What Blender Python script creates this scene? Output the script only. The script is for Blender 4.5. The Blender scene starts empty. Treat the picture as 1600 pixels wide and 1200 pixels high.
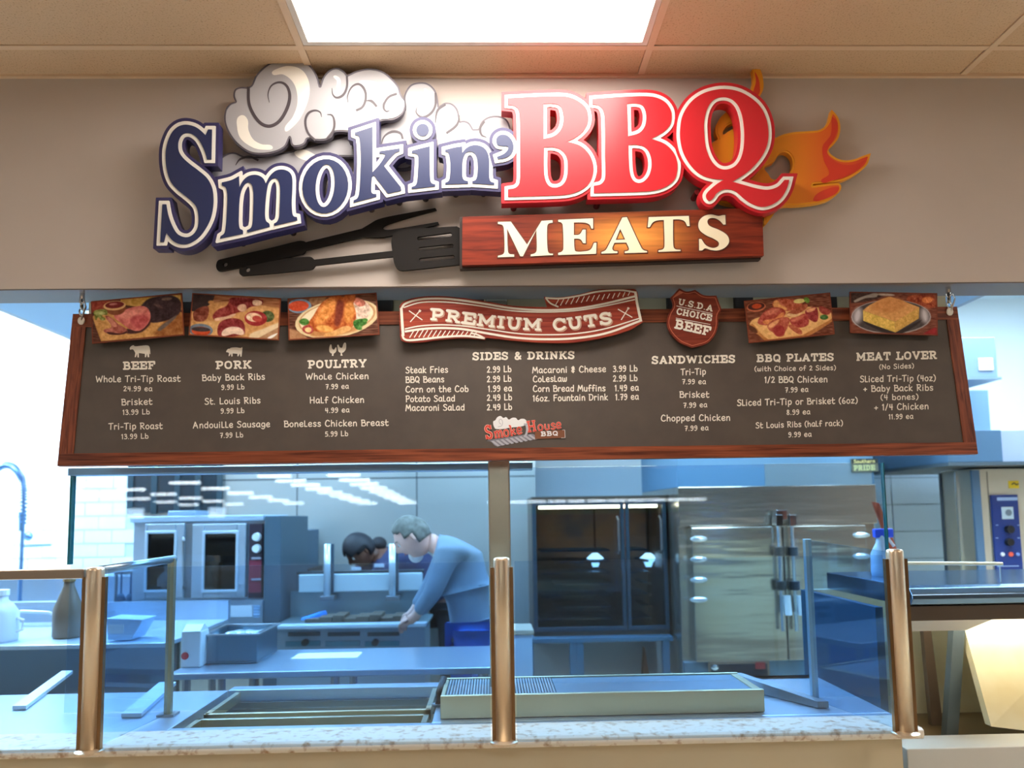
import bpy, bmesh, math, random
import numpy as np
from mathutils import Vector, Matrix
from mathutils.geometry import tessellate_polygon
random.seed(4); rng = np.random.default_rng(4)
SC = bpy.context.scene
COL = SC.collection
# ------------------------------------------------------------------ camera
F = 1245.0; EYE = Vector((0, 0, 1.6)); PITCH = math.radians(5.5); YAW = math.radians(1.5); ROLL = math.radians(0.85); SHIFT = 85.0
fwd = Vector((math.sin(YAW)*math.cos(PITCH), math.cos(YAW)*math.cos(PITCH), math.sin(PITCH)))
right0 = Vector((math.cos(YAW), -math.sin(YAW), 0)); up0 = right0.cross(fwd)
right = right0*math.cos(ROLL) - up0*math.sin(ROLL); up = up0*math.cos(ROLL) + right0*math.sin(ROLL)
cam_d = bpy.data.cameras.new('camera'); cam = bpy.data.objects.new('camera', cam_d); COL.objects.link(cam)
cam.matrix_world = Matrix(((right.x, up.x, -fwd.x, 0), (right.y, up.y, -fwd.y, 0), (right.z, up.z, -fwd.z, 1.6), (0, 0, 0, 1)))
cam_d.sensor_width = 36; cam_d.lens = F/1600*36; cam_d.shift_y = SHIFT/1600; cam_d.clip_end = 300
cam_d.dof.use_dof = True; cam_d.dof.focus_distance = 2.74; cam_d.dof.aperture_fstop = 1.9
SC.camera = cam
SC.view_settings.view_transform = 'Standard'; SC.view_settings.look = 'None'; SC.view_settings.gamma = 1
SC.view_settings.use_curve_mapping = False; SC.view_settings.exposure = 0.0
SC.cycles.max_bounces = 8; SC.cycles.diffuse_bounces = 4; SC.cycles.glossy_bounces = 4; SC.cycles.transparent_max_bounces = 12
SC.cycles.sample_clamp_indirect = 6
wd = bpy.data.worlds.new('world'); SC.world = wd; wd.use_nodes = True
wd.node_tree.nodes['Background'].inputs[0].default_value = (0.5, 0.55, 0.6, 1); wd.node_tree.nodes['Background'].inputs[1].default_value = 0.3
# lamp strengths (emissive panels are built further down with these)
E_TROFFER = 16.5      # drop ceiling troffers above the customer side
E_STORE = 20.0        # fluorescent rows of the sales floor
E_KITCHEN = 45.0      # cool kitchen panels
E_CASE = 16.0         # warm lamp of the heated case

def ray(px, py):
    return (fwd*F + right*(px-800) + up*(600+SHIFT-py)).normalized()
def at(px, py, Y=2.78):
    d = ray(px, py); return EYE + d*((Y-EYE.y)/d.y)
def atz(px, py, z):
    d = ray(px, py); return EYE + d*((z-EYE.z)/d.z)
def atx(px, py, x):
    d = ray(px, py); return EYE + d*((x-EYE.x)/d.x)

# ------------------------------------------------------------------ materials
def lin(c):
    c = [v/255 for v in c[:3]]
    return tuple((v/12.92 if v <= .04045 else ((v+.055)/1.055)**2.4) for v in c) + (1,)
MATS = {}
def mat(name, rgb=(128,128,128), rough=.5, metal=0.0, emit=0.0, noise=None, bump=0.0, bscale=60, coat=0, stretch=None, spec=.5, bd=.004):
    if name in MATS: return MATS[name]
    m = bpy.data.materials.new(name); m.use_nodes = True; MATS[name] = m
    nt = m.node_tree; b = nt.nodes['Principled BSDF']; c = lin(rgb)
    b.inputs['Base Color'].default_value = c; b.inputs['Roughness'].default_value = rough; b.inputs['Metallic'].default_value = metal
    b.inputs['Coat Weight'].default_value = coat; b.inputs['Specular IOR Level'].default_value = spec
    if emit: b.inputs['Emission Color'].default_value = c; b.inputs['Emission Strength'].default_value = emit
    if noise or bump:
        tc = nt.nodes.new('ShaderNodeTexCoord'); mp = nt.nodes.new('ShaderNodeMapping'); nt.links.new(tc.outputs['Object'], mp.inputs[0])
        if stretch: mp.inputs['Scale'].default_value = stretch
    if noise:   # (rgb2, scale, lo, hi)
        n = nt.nodes.new('ShaderNodeTexNoise'); n.inputs['Scale'].default_value = noise[1]; n.inputs['Detail'].default_value = 6
        nt.links.new(mp.outputs[0], n.inputs['Vector'])
        r = nt.nodes.new('ShaderNodeValToRGB'); nt.links.new(n.outputs['Fac'], r.inputs[0])
        r.color_ramp.elements[0].position = noise[2]; r.color_ramp.elements[0].color = c
        r.color_ramp.elements[1].position = noise[3]; r.color_ramp.elements[1].color = lin(noise[0])
        nt.links.new(r.outputs[0], b.inputs['Base Color'])
    if bump:
        n2 = nt.nodes.new('ShaderNodeTexNoise'); n2.inputs['Scale'].default_value = bscale; n2.inputs['Detail'].default_value = 3
        nt.links.new(mp.outputs[0], n2.inputs['Vector'])
        bp = nt.nodes.new('ShaderNodeBump'); bp.inputs['Strength'].default_value = bump; bp.inputs['Distance'].default_value = bd
        nt.links.new(n2.outputs['Fac'], bp.inputs['Height']); nt.links.new(bp.outputs[0], b.inputs['Normal'])
    return m
def glassmat(name, rgb, refl=1.0, rough=.0, ior=1.5):
    m = bpy.data.materials.new(name); m.use_nodes = True; nt = m.node_tree; nt.nodes.clear()
    o = nt.nodes.new('ShaderNodeOutputMaterial'); mx = nt.nodes.new('ShaderNodeMixShader'); lw = nt.nodes.new('ShaderNodeLayerWeight'); lw.inputs[0].default_value = .5
    pw = nt.nodes.new('ShaderNodeMath'); pw.operation = 'POWER'; pw.inputs[1].default_value = 4.0; nt.links.new(lw.outputs['Facing'], pw.inputs[0])
    fr = nt.nodes.new('ShaderNodeMath'); fr.operation = 'MULTIPLY_ADD'; fr.inputs[1].default_value = .7; fr.inputs[2].default_value = .045; nt.links.new(pw.outputs[0], fr.inputs[0])   # Schlick
    t = nt.nodes.new('ShaderNodeBsdfTransparent'); t.inputs[0].default_value = lin(rgb)
    g = nt.nodes.new('ShaderNodeBsdfGlossy'); g.inputs['Roughness'].default_value = rough; g.inputs[0].default_value = (refl, refl, refl, 1)
    nt.links.new(fr.outputs[0], mx.inputs[0]); nt.links.new(t.outputs[0], mx.inputs[1]); nt.links.new(g.outputs[0], mx.inputs[2]); nt.links.new(mx.outputs[0], o.inputs[0])
    return m
def wood(name, dark, light, scale=(1.5, 30, 30), glow=None, rough=.45):
    """plank print: stretched noise; glow=(cx,cz,rx,rz,rgb) printed brighter centre"""
    m = bpy.data.materials.new(name); m.use_nodes = True; nt = m.node_tree; b = nt.nodes['Principled BSDF']; b.inputs['Roughness'].default_value = rough
    b.inputs['Specular IOR Level'].default_value = .25
    tc = nt.nodes.new('ShaderNodeTexCoord'); mp = nt.nodes.new('ShaderNodeMapping'); mp.inputs['Scale'].default_value = scale
    nt.links.new(tc.outputs['Object'], mp.inputs[0])
    n = nt.nodes.new('ShaderNodeTexNoise'); n.inputs['Scale'].default_value = 2.2; n.inputs['Detail'].default_value = 7; n.inputs['Distortion'].default_value = .6
    nt.links.new(mp.outputs[0], n.inputs['Vector']); r = nt.nodes.new('ShaderNodeValToRGB'); nt.links.new(n.outputs['Fac'], r.inputs[0])
    r.color_ramp.elements[0].position = .32; r.color_ramp.elements[0].color = lin(dark)
    r.color_ramp.elements[1].position = .70; r.color_ramp.elements[1].color = lin(light)
    out = r.outputs[0]
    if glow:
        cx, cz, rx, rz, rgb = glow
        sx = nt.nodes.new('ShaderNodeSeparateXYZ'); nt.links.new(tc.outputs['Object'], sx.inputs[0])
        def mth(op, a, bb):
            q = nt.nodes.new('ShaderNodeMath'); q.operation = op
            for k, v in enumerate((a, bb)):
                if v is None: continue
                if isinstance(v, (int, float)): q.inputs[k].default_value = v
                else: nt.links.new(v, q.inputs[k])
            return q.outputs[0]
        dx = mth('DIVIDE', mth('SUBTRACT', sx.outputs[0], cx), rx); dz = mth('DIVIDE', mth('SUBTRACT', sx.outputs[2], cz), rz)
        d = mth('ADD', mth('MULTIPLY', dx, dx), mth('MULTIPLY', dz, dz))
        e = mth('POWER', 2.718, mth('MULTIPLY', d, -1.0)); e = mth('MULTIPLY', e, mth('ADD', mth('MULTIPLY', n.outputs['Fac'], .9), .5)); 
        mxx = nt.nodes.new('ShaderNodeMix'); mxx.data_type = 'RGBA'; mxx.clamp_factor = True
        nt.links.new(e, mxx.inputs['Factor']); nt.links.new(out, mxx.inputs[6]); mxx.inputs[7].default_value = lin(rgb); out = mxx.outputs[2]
    nt.links.new(out, b.inputs['Base Color'])
    return m
def vcol(name, rough=.5):
    m = bpy.data.materials.new(name); m.use_nodes = True; nt = m.node_tree; b = nt.nodes['Principled BSDF']; b.inputs['Roughness'].default_value = rough
    b.inputs['Specular IOR Level'].default_value = .25
    a = nt.nodes.new('ShaderNodeVertexColor'); a.layer_name = 'print'; nt.links.new(a.outputs[0], b.inputs['Base Color']); return m

# ------------------------------------------------------------------ objects
def tag(o, label=None, cat=None, group=None, kind=None):
    if label: o['label'] = label
    if cat: o['category'] = cat
    if group: o['group'] = group
    if kind: o['kind'] = kind
    return o
def empty(name, loc, label, cat, group=None):
    o = bpy.data.objects.new(name, None); COL.objects.link(o); o.location = loc; o.empty_display_size = .05
    return tag(o, label, cat, group)
def link(name, me, m, parent=None, bevel=0, smooth=False):
    o = bpy.data.objects.new(name, me); COL.objects.link(o)
    if m is not None and not me.materials: me.materials.append(m)
    if parent is not None:
        o.parent = parent; o.matrix_parent_inverse = Matrix.Translation(-world_loc(parent))
    if bevel:
        b = o.modifiers.new('bevel', 'BEVEL'); b.width = bevel; b.segments = 2; b.limit_method = 'ANGLE'
    if smooth:
        for p in me.polygons: p.use_smooth = True
    return o
def world_loc(o):
    v = Vector(o.location)
    while o.parent is not None:
        v = v + o.matrix_parent_inverse.to_translation(); o = o.parent; v = v + Vector(o.location)
    return v
class MB:
    """gathers shapes into ONE mesh object"""
    def __init__(s): s.bm = bmesh.new()
    def box(s, x0, x1, y0, y1, z0, z1):
        v = [s.bm.verts.new((x, y, z)) for x in (x0, x1) for y in (y0, y1) for z in (z0, z1)]
        for f in ((0,1,3,2),(4,6,7,5),(0,4,5,1),(2,3,7,6),(0,2,6,4),(1,5,7,3)): s.bm.faces.new([v[i] for i in f])
        return s
    def hexa(s, pts):   # 8 pts: bottom 4, top 4
        v = [s.bm.verts.new(p) for p in pts]
        for f in ((3,2,1,0),(4,5,6,7),(0,1,5,4),(1,2,6,5),(2,3,7,6),(3,0,4,7)): s.bm.faces.new([v[i] for i in f])
        return s
    def tube(s, pts, r, n=10, cap=True):
        pts = [Vector(p) for p in pts]; rings = []
        rs = r if isinstance(r, (list, tuple)) else [r]*len(pts)
        for i, p in enumerate(pts):
            t = (pts[min(i+1, len(pts)-1)] - pts[max(i-1, 0)]).normalized()
            a = t.cross(Vector((0, 0, 1)) if abs(t.z) < .9 else Vector((1, 0, 0))).normalized(); b = t.cross(a)
            rings.append([s.bm.verts.new(p + (a*math.cos(q) + b*math.sin(q))*rs[i]) for q in [2*math.pi*k/n for k in range(n)]])
        for A, B in zip(rings, rings[1:]):
            for k in range(n): s.bm.faces.new((A[k], A[(k+1) % n], B[(k+1) % n], B[k]))
        if cap: s.bm.faces.new(rings[0]); s.bm.faces.new(rings[-1][::-1])
        return s
    def lathe(s, c, prof, n=20):
        c = Vector(c); return s.tube([c + Vector((0, 0, z)) for r, z in prof], [max(r, .0008) for r, z in prof], n)
    def ell(s, c, r, n=12, rot=None):
        M = Matrix.Translation(c) @ (rot.to_4x4() if rot else Matrix()) @ Matrix.Diagonal((r[0], r[1], r[2], 1))
        bmesh.ops.create_uvsphere(s.bm, u_segments=n*2, v_segments=n, radius=1, matrix=M); return s
    def prism(s, loop, y0, y1):   # loop of (x,z), extruded in y
        a = [s.bm.verts.new((x, y0, z)) for x, z in loop]; b = [s.bm.verts.new((x, y1, z)) for x, z in loop]
        n = len(loop); s.bm.faces.new(a); s.bm.faces.new(b[::-1])
        for i in range(n): s.bm.faces.new((a[i], a[(i+1) % n], b[(i+1) % n], b[i]))
        return s
    def prismx(s, loop, x0, x1):  # loop of (y,z), extruded in x
        a = [s.bm.verts.new((x0, y, z)) for y, z in loop]; b = [s.bm.verts.new((x1, y, z)) for y, z in loop]
        n = len(loop); s.bm.faces.new(a); s.bm.faces.new(b[::-1])
        for i in range(n): s.bm.faces.new((a[i], a[(i+1) % n], b[(i+1) % n], b[i]))
        return s
    def mesh(s, name):
        bmesh.ops.recalc_face_normals(s.bm, faces=s.bm.faces); me = bpy.data.meshes.new(name); s.bm.to_mesh(me); s.bm.free(); return me
    def build(s, name, m, parent=None, bevel=0, smooth=False): return link(name, s.mesh(name), m, parent, bevel, smooth)
def BX(px0, py0, px1, py1, Y):
    """world x0,x1,z0,z1 of an upright rectangle seen at these pixels at depth Y"""
    a = at(px0, py1, Y); b = at(px1, py0, Y); c = at(px0, py0, Y); d = at(px1, py1, Y)
    return (a.x+c.x)/2, (b.x+d.x)/2, (a.z+d.z)/2, (b.z+c.z)/2

# ------------------------------------------------------------------ flat outlines
def smooth(pts, n=6, closed=True):
    """pts: (x,y) smooth knots or (x,y,1) corners -> polyline"""
    N = len(pts); P = [np.array(p[:2], float) for p in pts]; C = [len(p) > 2 for p in pts]; out = []
    rngs = range(N) if closed else range(N-1)
    for i in rngs:
        j = (i+1) % N; p1, p2 = P[i], P[j]
        h = P[(i-1) % N] if (closed or i > 0) else p1
        k = P[(i+2) % N] if (closed or i+2 < N) else p2
        L = np.linalg.norm(p2-p1)+1e-9
        t1 = (p2-p1) if C[i] else (p2-h)/(np.linalg.norm(p2-h)+1e-9)*L
        t2 = (p2-p1) if C[j] else (k-p1)/(np.linalg.norm(k-p1)+1e-9)*L
        m = 1 if (C[i] and C[j]) else n
        for q in range(m):
            t = q/m; out.append((2*t**3-3*t**2+1)*p1 + (t**3-2*t**2+t)*t1 + (-2*t**3+3*t**2)*p2 + (t**3-t**2)*t2)
    if not closed: out.append(P[-1])
    return [tuple(o) for o in out]
def zc(pts, ox, oy, f): return [(ox+p[0]/f, oy+p[1]/f) + tuple(p[2:]) for p in pts]
def circle(cx, cy, rx, ry=None, rot=0, n=28):
    ry = ry or rx; c, s = math.cos(rot), math.sin(rot)
    return [(cx+rx*math.cos(a)*c-ry*math.sin(a)*s, cy+rx*math.cos(a)*s+ry*math.sin(a)*c) for a in [2*math.pi*k/n for k in range(n)]]
def area(l): return sum(l[i-1][0]*l[i][1]-l[i][0]*l[i-1][1] for i in range(len(l)))/2
def inside(X, Y, loop):
    r = np.zeros(X.shape, bool); n = len(loop)
    for i in range(n):
        x1, y1 = loop[i-1]; x2, y2 = loop[i]
        if y1 == y2: continue
        c = ((y1 > Y) != (y2 > Y)) & (X < (x2-x1)*(Y-y1)/(y2-y1)+x1); r ^= c
    return r
def sdf(X, Y, loops, miter=True):
    """signed distance (positive outside) to even-odd loops, mitred at corners"""
    L = []
    for l in loops:
        mid = l[0]; depth = sum(bool(inside(np.array([mid[0]]), np.array([mid[1]]), o)[0]) for o in loops if o is not l)
        ccw = area(l) > 0
        L.append(l if ccw == (depth % 2 == 0) else l[::-1])
    A = []; B = []; PR = []; NX = []
    for l in L:
        n = len(l); k0 = len(A)
        for i in range(n): A.append(l[i]); B.append(l[(i+1) % n]); PR.append(k0+(i-1) % n); NX.append(k0+(i+1) % n)
    A = np.array(A); B = np.array(B); PR = np.array(PR); NX = np.array(NX); D = B-A; LL = (D**2).sum(1)+1e-12
    P = np.stack([X.ravel(), Y.ravel()], 1); out = np.empty(len(P)); U = D/np.sqrt(LL)[:, None]
    ins = np.zeros(X.shape, bool)
    for l in L: ins ^= inside(X, Y, l)
    ins = ins.ravel()
    for s in range(0, len(P), 4000):
        Q = P[s:s+4000]; V = Q[:, None]-A[None]; t = (V*D).sum(2)/LL; tc = np.clip(t, 0, 1)
        d2 = ((V-tc[..., None]*D)**2).sum(2); i = d2.argmin(1); r = np.arange(len(Q)); d = np.sqrt(d2[r, i])
        if miter:
            tt = t[r, i]; lo = tt <= 0; hi = tt >= 1; other = np.where(lo, PR[i], NX[i])
            def perp(k):
                W = Q-A[k]; return W[:, 0]*U[k, 1]-W[:, 1]*U[k, 0]
            m = np.maximum(perp(i), perp(other)); use = (lo | hi) & (~ins[s:s+4000]) & (m > 0)
            d = np.where(use, np.maximum(np.minimum(m, d), .62*d), d)
        out[s:s+4000] = d
    return np.where(ins, -out, out).reshape(X.shape)
def iso(loops, level, step=1.0):
    xs = [p[0] for l in loops for p in l]; ys = [p[1] for l in loops for p in l]; pad = abs(level)*1.7+3
    gx = np.arange(min(xs)-pad, max(xs)+pad, step); gy = np.arange(min(ys)-pad, max(ys)+pad, step)
    X, Y = np.meshgrid(gx, gy); S = sdf(X, Y, loops)-level; S[S == 0] = 1e-9
    neg = S < 0; c = neg[:-1, :-1]*1+neg[:-1, 1:]*2+neg[1:, 1:]*4+neg[1:, :-1]*8
    nxt = {}
    def pt(e):
        k, i, j = e
        if k == 0: a, b = S[i, j], S[i, j+1]; t = a/(a-b); return (gx[j]+t*step, gy[i])
        a, b = S[i, j], S[i+1, j]; t = a/(a-b); return (gx[j], gy[i]+t*step)
    T = {1:[(3,0)],2:[(0,1)],3:[(3,1)],4:[(1,2)],5:[(3,0),(1,2)],6:[(0,2)],7:[(3,2)],8:[(2,3)],9:[(2,0)],10:[(0,1),(2,3)],11:[(2,1)],12:[(1,3)],13:[(1,0)],14:[(0,3)]}
    for i, j in zip(*np.nonzero((c > 0) & (c < 15))):
        i = int(i); j = int(j); E = [(0,i,j),(1,i,j+1),(0,i+1,j),(1,i,j)]
        for a, b in T[int(c[i, j])]: nxt[E[a]] = E[b]
    res = []
    while nxt:
        s0 = next(iter(nxt)); e = s0; l = []
        while e in nxt: l.append(pt(e)); e = nxt.pop(e)
        l = thin(l, .1)
        if len(l) > 3 and abs(area(l)) > 6: res.append(l)
    return res
def thin(l, eps):
    keep = [True]*len(l); n = len(l)
    if n < 8: return l
    def dp(a, b):
        if b-a < 2: return
        p, q = np.array(l[a]), np.array(l[b % n]); d = q-p; L = np.linalg.norm(d)+1e-9; S = np.array(l[a+1:b])-p
        h = np.abs(S[:, 0]*d[1]-S[:, 1]*d[0])/L if L > 1e-6 else np.hypot(S[:, 0], S[:, 1]); m = int(h.argmax())
        if h[m] > eps: dp(a, a+1+m); dp(a+1+m, b)
        else:
            for k in range(a+1, b): keep[k] = False
    dp(0, n//2); dp(n//2, n); return [p for p, k in zip(l, keep) if k]
def flatmesh(name, loops, place, back=None):
    """place(x,y)->front point; back: vector added for the rear side (None = a flat print)"""
    V = []; idx = []; 
    for l in loops:
        idx.append(range(len(V), len(V)+len(l))); V += [place(*p[:2]) for p in l]
    dep = [sum(bool(inside(np.array([l[0][0]]), np.array([l[0][1]]), o)[0]) for o in loops if o is not l) for l in loops]
    faces = []; n = len(V)
    for k, l in enumerate(loops):
        if dep[k] % 2: continue
        grp = [k]+[q for q, h in enumerate(loops) if dep[q] == dep[k]+1 and inside(np.array([h[0][0]]), np.array([h[0][1]]), l)[0]]
        ids = [i for q in grp for i in idx[q]]
        faces += [tuple(ids[i] for i in t) for t in tessellate_polygon([[Vector((p[0], -p[1], 0)) for p in loops[q]] for q in grp]) if len(set(t)) == 3]
    if back is not None:
        V2 = [v+back for v in V]; faces += [tuple(i+n for i in t[::-1]) for t in faces]; V = V+V2
        for r in idx:
            r = list(r)
            for i in range(len(r)): a, b = r[i-1], r[i]; faces.append((a, b, b+n, a+n))
    me = bpy.data.meshes.new(name); me.from_pydata([tuple(v) for v in V], [], faces)
    bm = bmesh.new(); bm.from_mesh(me)
    if back is not None: bmesh.ops.recalc_face_normals(bm, faces=bm.faces)
    bm.to_mesh(me); bm.free(); return me
def slabpart(name, loops, Y, thick, m, parent, label=None):
    o = link(name, flatmesh(name, loops, lambda x, y: at(x, y, Y), Vector((0, thick, 0))), m, parent)
    if label: o['label'] = label
    return o
def ribbon(pts, w0, wmid=None, w1=None):
    """tapered outline polygon round an open polyline"""
    P = [np.array(p[:2], float) for p in pts]; n = len(P); Lf = []; Rt = []
    for i in range(n):
        t = P[min(i+1, n-1)]-P[max(i-1, 0)]; t = t/(np.linalg.norm(t)+1e-9); nn = np.array((-t[1], t[0])); u = i/(n-1)
        w = w0 if wmid is None else (w0*(1-u)**2+2*wmid*2*u*(1-u)*.5*2*.5+w1*u**2 if False else (w0+(wmid-w0)*u*2 if u < .5 else wmid+(w1-wmid)*(u*2-1)))
        Lf.append(tuple(P[i]+nn*w/2)); Rt.append(tuple(P[i]-nn*w/2))
    return Lf+Rt[::-1]
# ------------------------------------------------------------------ shared materials
steel = mat('brushed_steel', (176,180,184), .28, 1.0, bump=.12, bscale=8, stretch=(1, 1, 40))
steelh = mat('brushed_steel_side', (170,174,178), .3, 1.0, bump=.12, bscale=8, stretch=(1, 1, 40))
steeld = mat('dull_steel', (140,148,155), .42, 1.0)
postm = mat('satin_post', (226,208,182), .3, .75)
white = mat('white_enamel', (228,232,235), .4)
black = mat('black_plastic', (22,24,28), .45)
chrome = mat('chrome', (225,228,230), .12, 1.0)
glass_pane = glassmat('clear_glass', (232,243,252))
glass_edge = mat('green_glass_edge', (30,105,110), .2)
glass_dark = glassmat('dark_glass', (70,80,90), 1.0)
wallm = mat('greige_paint', (196,184,176), .55, noise=((201,189,181), 3, .3, .7))
# ------------------------------------------------------------------ setting
def struct(name, m, mb, bevel=0): return tag(mb.build(name, m, None, bevel), kind='structure')
struct('floor', mat('floor_tile', (206,186,158), .4, noise=((216,198,172), 3, .3, .7)), MB().box(-36, 36, -40, 7.6, -.1, 0))
WX0, WX1 = -5.2, 5.2
ZB = at(800, 446, 2.78).z
bulk = struct('wall_front', wallm, MB().box(WX0, WX1, 2.78, 2.95, ZB, 3.6))
bulk2 = link('bulkhead_underside', MB().box(WX0, WX1, 2.782, 2.95, ZB-.004, ZB).mesh('bulkhead_underside'), mat('soffit_shade_brown', (112,98,88), .6), bulk)  # thin slab, the unlit underside's shade is put into its brown
ZC = 3.205
cm = mat('ceiling_fissured', (212,178,142), .8, noise=((178,142,106), 160, .56, .70), bump=.5, bscale=140)
ceil = struct('ceiling', mat('plenum', (90,80,70), .9), MB().box(WX0, WX1, -3.5, 2.78, ZC+.05, ZC+.1))
gridm = mat('ceiling_grid', (222,192,160), .5)
# grid: columns every 1.2 m, rows every 0.6 m
gx = [-.635+1.2*k for k in range(-4, 5)]; gy = [2.78]+[2.60-.61*k for k in range(0, 10)]
g = MB()
for x in gx: g.box(x-.012, x+.012, gy[-1], 2.78, ZC-.006, ZC)
for y in gy[1:]: g.box(WX0, WX1, y-.012, y+.012, ZC-.005, ZC)
g.box(WX0, WX1, 2.765, 2.78, ZC-.012, ZC)
go = g.build('ceiling_grid', gridm, ceil)
tilem = {}
for i in range(len(gx)-1):
    for j in range(len(gy)-1):
        x0, x1 = gx[i]+.013, gx[i+1]-.013; y1, y0 = gy[j]-.013, gy[j+1]+.013
        if x1 < WX0 or x0 > WX1: continue
        if (i+1, j) in {(5, 1), (2, 4), (8, 4), (5, 7)}:
            t = empty('ceiling_light', ((x0+x1)/2, (y0+y1)/2, ZC), 'recessed ceiling light panel glowing white above the sign' if (i+1, j) == (5, 1) else 'unseen ceiling light panel added for general light, not above the sign', 'ceiling light', None if (i+1, j) == (5, 1) else 'ceiling lights added out of view')
            fr = MB().box(x0, x1, y0, y0+.02, ZC-.004, ZC+.03).box(x0, x1, y1-.02, y1, ZC-.004, ZC+.03).box(x0, x0+.02, y0+.02, y1-.02, ZC-.004, ZC+.03).box(x1-.02, x1, y0+.02, y1-.02, ZC-.004, ZC+.03)
            fr.build('frame', mat('troffer_frame', (225,215,205), .5), t)
            e = E_TROFFER*(1.0 if (i+1, j) == (5, 1) else 1.25)  # the unseen panels are added for fill and glow stronger
            MB().box(x0+.02, x1-.02, y0+.02, y1-.02, ZC+.004, ZC+.01).build('diffuser', mat('troffer_glow%g' % e, (255,246,236), .5, emit=e), t)
            continue
        key = (round(x1-x0, 3), round(y1-y0, 3))
        if key not in tilem:
            w, d = key; tilem[key] = MB().box(-w/2, w/2, -d/2, d/2, 0, .02).mesh('ceiling_tile'); tilem[key].materials.append(cm)
        o = bpy.data.objects.new('ceiling_tile', tilem[key]); COL.objects.link(o); o.parent = ceil
        sag = -.004 if (i, j) in ((3, 0), (5, 0), (2, 0)) else 0
        o.location = ((x0+x1)/2, (y0+y1)/2, ZC-.001+sag*.3); o.rotation_euler = (0, sag, 0)
# sales floor behind the viewer (seen only as reflections)
struct('wall_back', mat('store_wall', (150,135,115), .7), MB().box(-36, 36, -58, -57.8, 0, 4.6))
struct('wall_store_left', mat('store_wall2', (140,130,120), .7), MB().box(-36.2, -36, -58, -3.5, 0, 4.6))
struct('wall_store_right', mat('store_wall2', (140,130,120), .7), MB().box(36, 36.2, -58, -3.5, 0, 4.6))
struct('ceiling_store', mat('store_ceiling', (150,148,142), .8), MB().box(-36, 36, -58, -3.5, 4.5, 4.6))
struct('floor_store', MATS['floor_tile'], MB().box(-36, 36, -58, -40, -.1, 0))
fx = MB().box(-.6, .6, -.09, .09, -.02, .05).mesh('tube'); fx.materials.append(mat('store_tube', (250,255,252), .5, emit=E_STORE))
hs = MB().box(-.64, .64, -.1, .1, .05, .11).mesh('housing'); hs.materials.append(white)
spots = [(x, -24.2-2.4*r-.1*r*r*.5) for r in range(9) for x in (-8.2, -5.6)]+[(x, -27-3.6*r) for r in range(6) for x in (-19.2, -16.4, -12.6)]+[(.3+1.35*k, -21) for k in range(6)]+[(.3+1.35*k, -47.5) for k in range(11)]
for x_, y_ in spots:
        t = empty('strip_light', (x_, y_, 4.05), 'long fluorescent strip light of the sales floor behind the viewer', 'strip light', 'strip lights of the sales floor')
        for me in (fx, hs):
            o = bpy.data.objects.new(me.name, me); COL.objects.link(o); o.parent = t
for k, x_ in enumerate((-28.8, -22.4)):
    o = MB().box(x_, x_+1.3, -57.8, -57.74, 3.7, 4.45).build('window_%d' % (k+1), mat('daylight_window', (212,238,255), .5, emit=9)); tag(o, kind='structure')
gm = mat('green_fascia', (105,175,60), .6)
f = MB().box(0, 15, -46.2, -46, 3.2, 3.6).build('produce_fascia', gm); tag(f, 'green fascia band of the produce department', 'fascia')
sh = empty('produce_shelf', (0, -46, 0), 'long brown produce shelf under the green band', 'shelf')
MB().box(0, 15, -46.4, -46.1, 0, 3.2).build('back_panel', mat('shelf_brown', (126,86,56), .7, noise=((170,110,60), 1, .4, .7)), sh)
for k in range(4): MB().box(0, 15, -46.1, -45.6, .5+.6*k, .56+.6*k).build('shelf_board', mat('shelf_board', (120,90,60), .6), sh)

# kitchen shell
YB = 6.4
kfloor = MATS['floor_tile']
tile_g = mat('grout', (196,210,216), .8)
back = struct('wall_kitchen_back', tile_g, MB().box(-6.6, -2.78, YB, YB+.15, 0, 3.7))
tw, th = .215, .1075
tme = MB().box(-tw/2+.003, tw/2-.003, -.008, 0, -th/2+.003, th/2-.003).mesh('wall_tile'); tme.materials.append(mat('white_glazed_tile', (235,242,244), .25))
cnt = 0
for r in range(27):
    for c in range(10):
        x = -2.78-tw/2-c*tw-(tw/2 if r % 2 else 0); z = 1.05+r*th
        if cnt >= 290 or x < -5.05: continue
        o = bpy.data.objects.new('wall_tile', tme); COL.objects.link(o); o.parent = back; o.location = (x, YB, z); cnt += 1
sw = struct('wall_kitchen_steel', mat('steel_wall', (206,206,200), .3, .7), MB().box(-2.78, .35, YB, YB+.15, 0, 3.7))
pj = MB()
for x in (-1.55, -.6): pj.box(x-.004, x+.004, YB-.004, YB, 0, 2.7)
pj.box(-2.78, .35, YB-.003, YB, 1.905, 1.915); dw = MB().box(at(206, 770, YB).x, at(345, 770, YB).x, YB-.02, YB-.006, at(270, 801, YB).z, 2.3).build('dark_glazing', mat('dark_glazing', (26,46,56), .06, 0, spec=1.0, coat=1), sw)
for px in (206, 243, 279, 311, 345): a = at(px, 770, YB); MB().box(a.x-.022, a.x+.022, YB-.035, YB-.018, at(270, 803, YB).z, 2.3).build('glazing_bar', mat('glazing_bar', (58,76,84), .4, .5), sw)
pj.build('panel_joint', mat('joint_dark', (60,66,70), .6), sw)
struct('wall_kitchen_far', mat('kitchen_paint', (214,226,232), .6), MB().box(.35, 6.6, 7.4, 7.55, 0, 3.7))
struct('wall_kitchen_left', mat('kitchen_paint', (214,226,232), .6), MB().box(-6.7, -6.6, 2.95, 7.5, 0, 3.7))
struct('wall_kitchen_right', mat('kitchen_paint', (214,226,232), .6), MB().box(6.6, 6.7, 2.95, 7.5, 0, 3.7))
struct('ceiling_kitchen', mat('kitchen_ceiling', (205,222,232), .7), MB().box(-6.7, 6.7, 2.95, 7.55, 3.6, 3.7))
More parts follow.
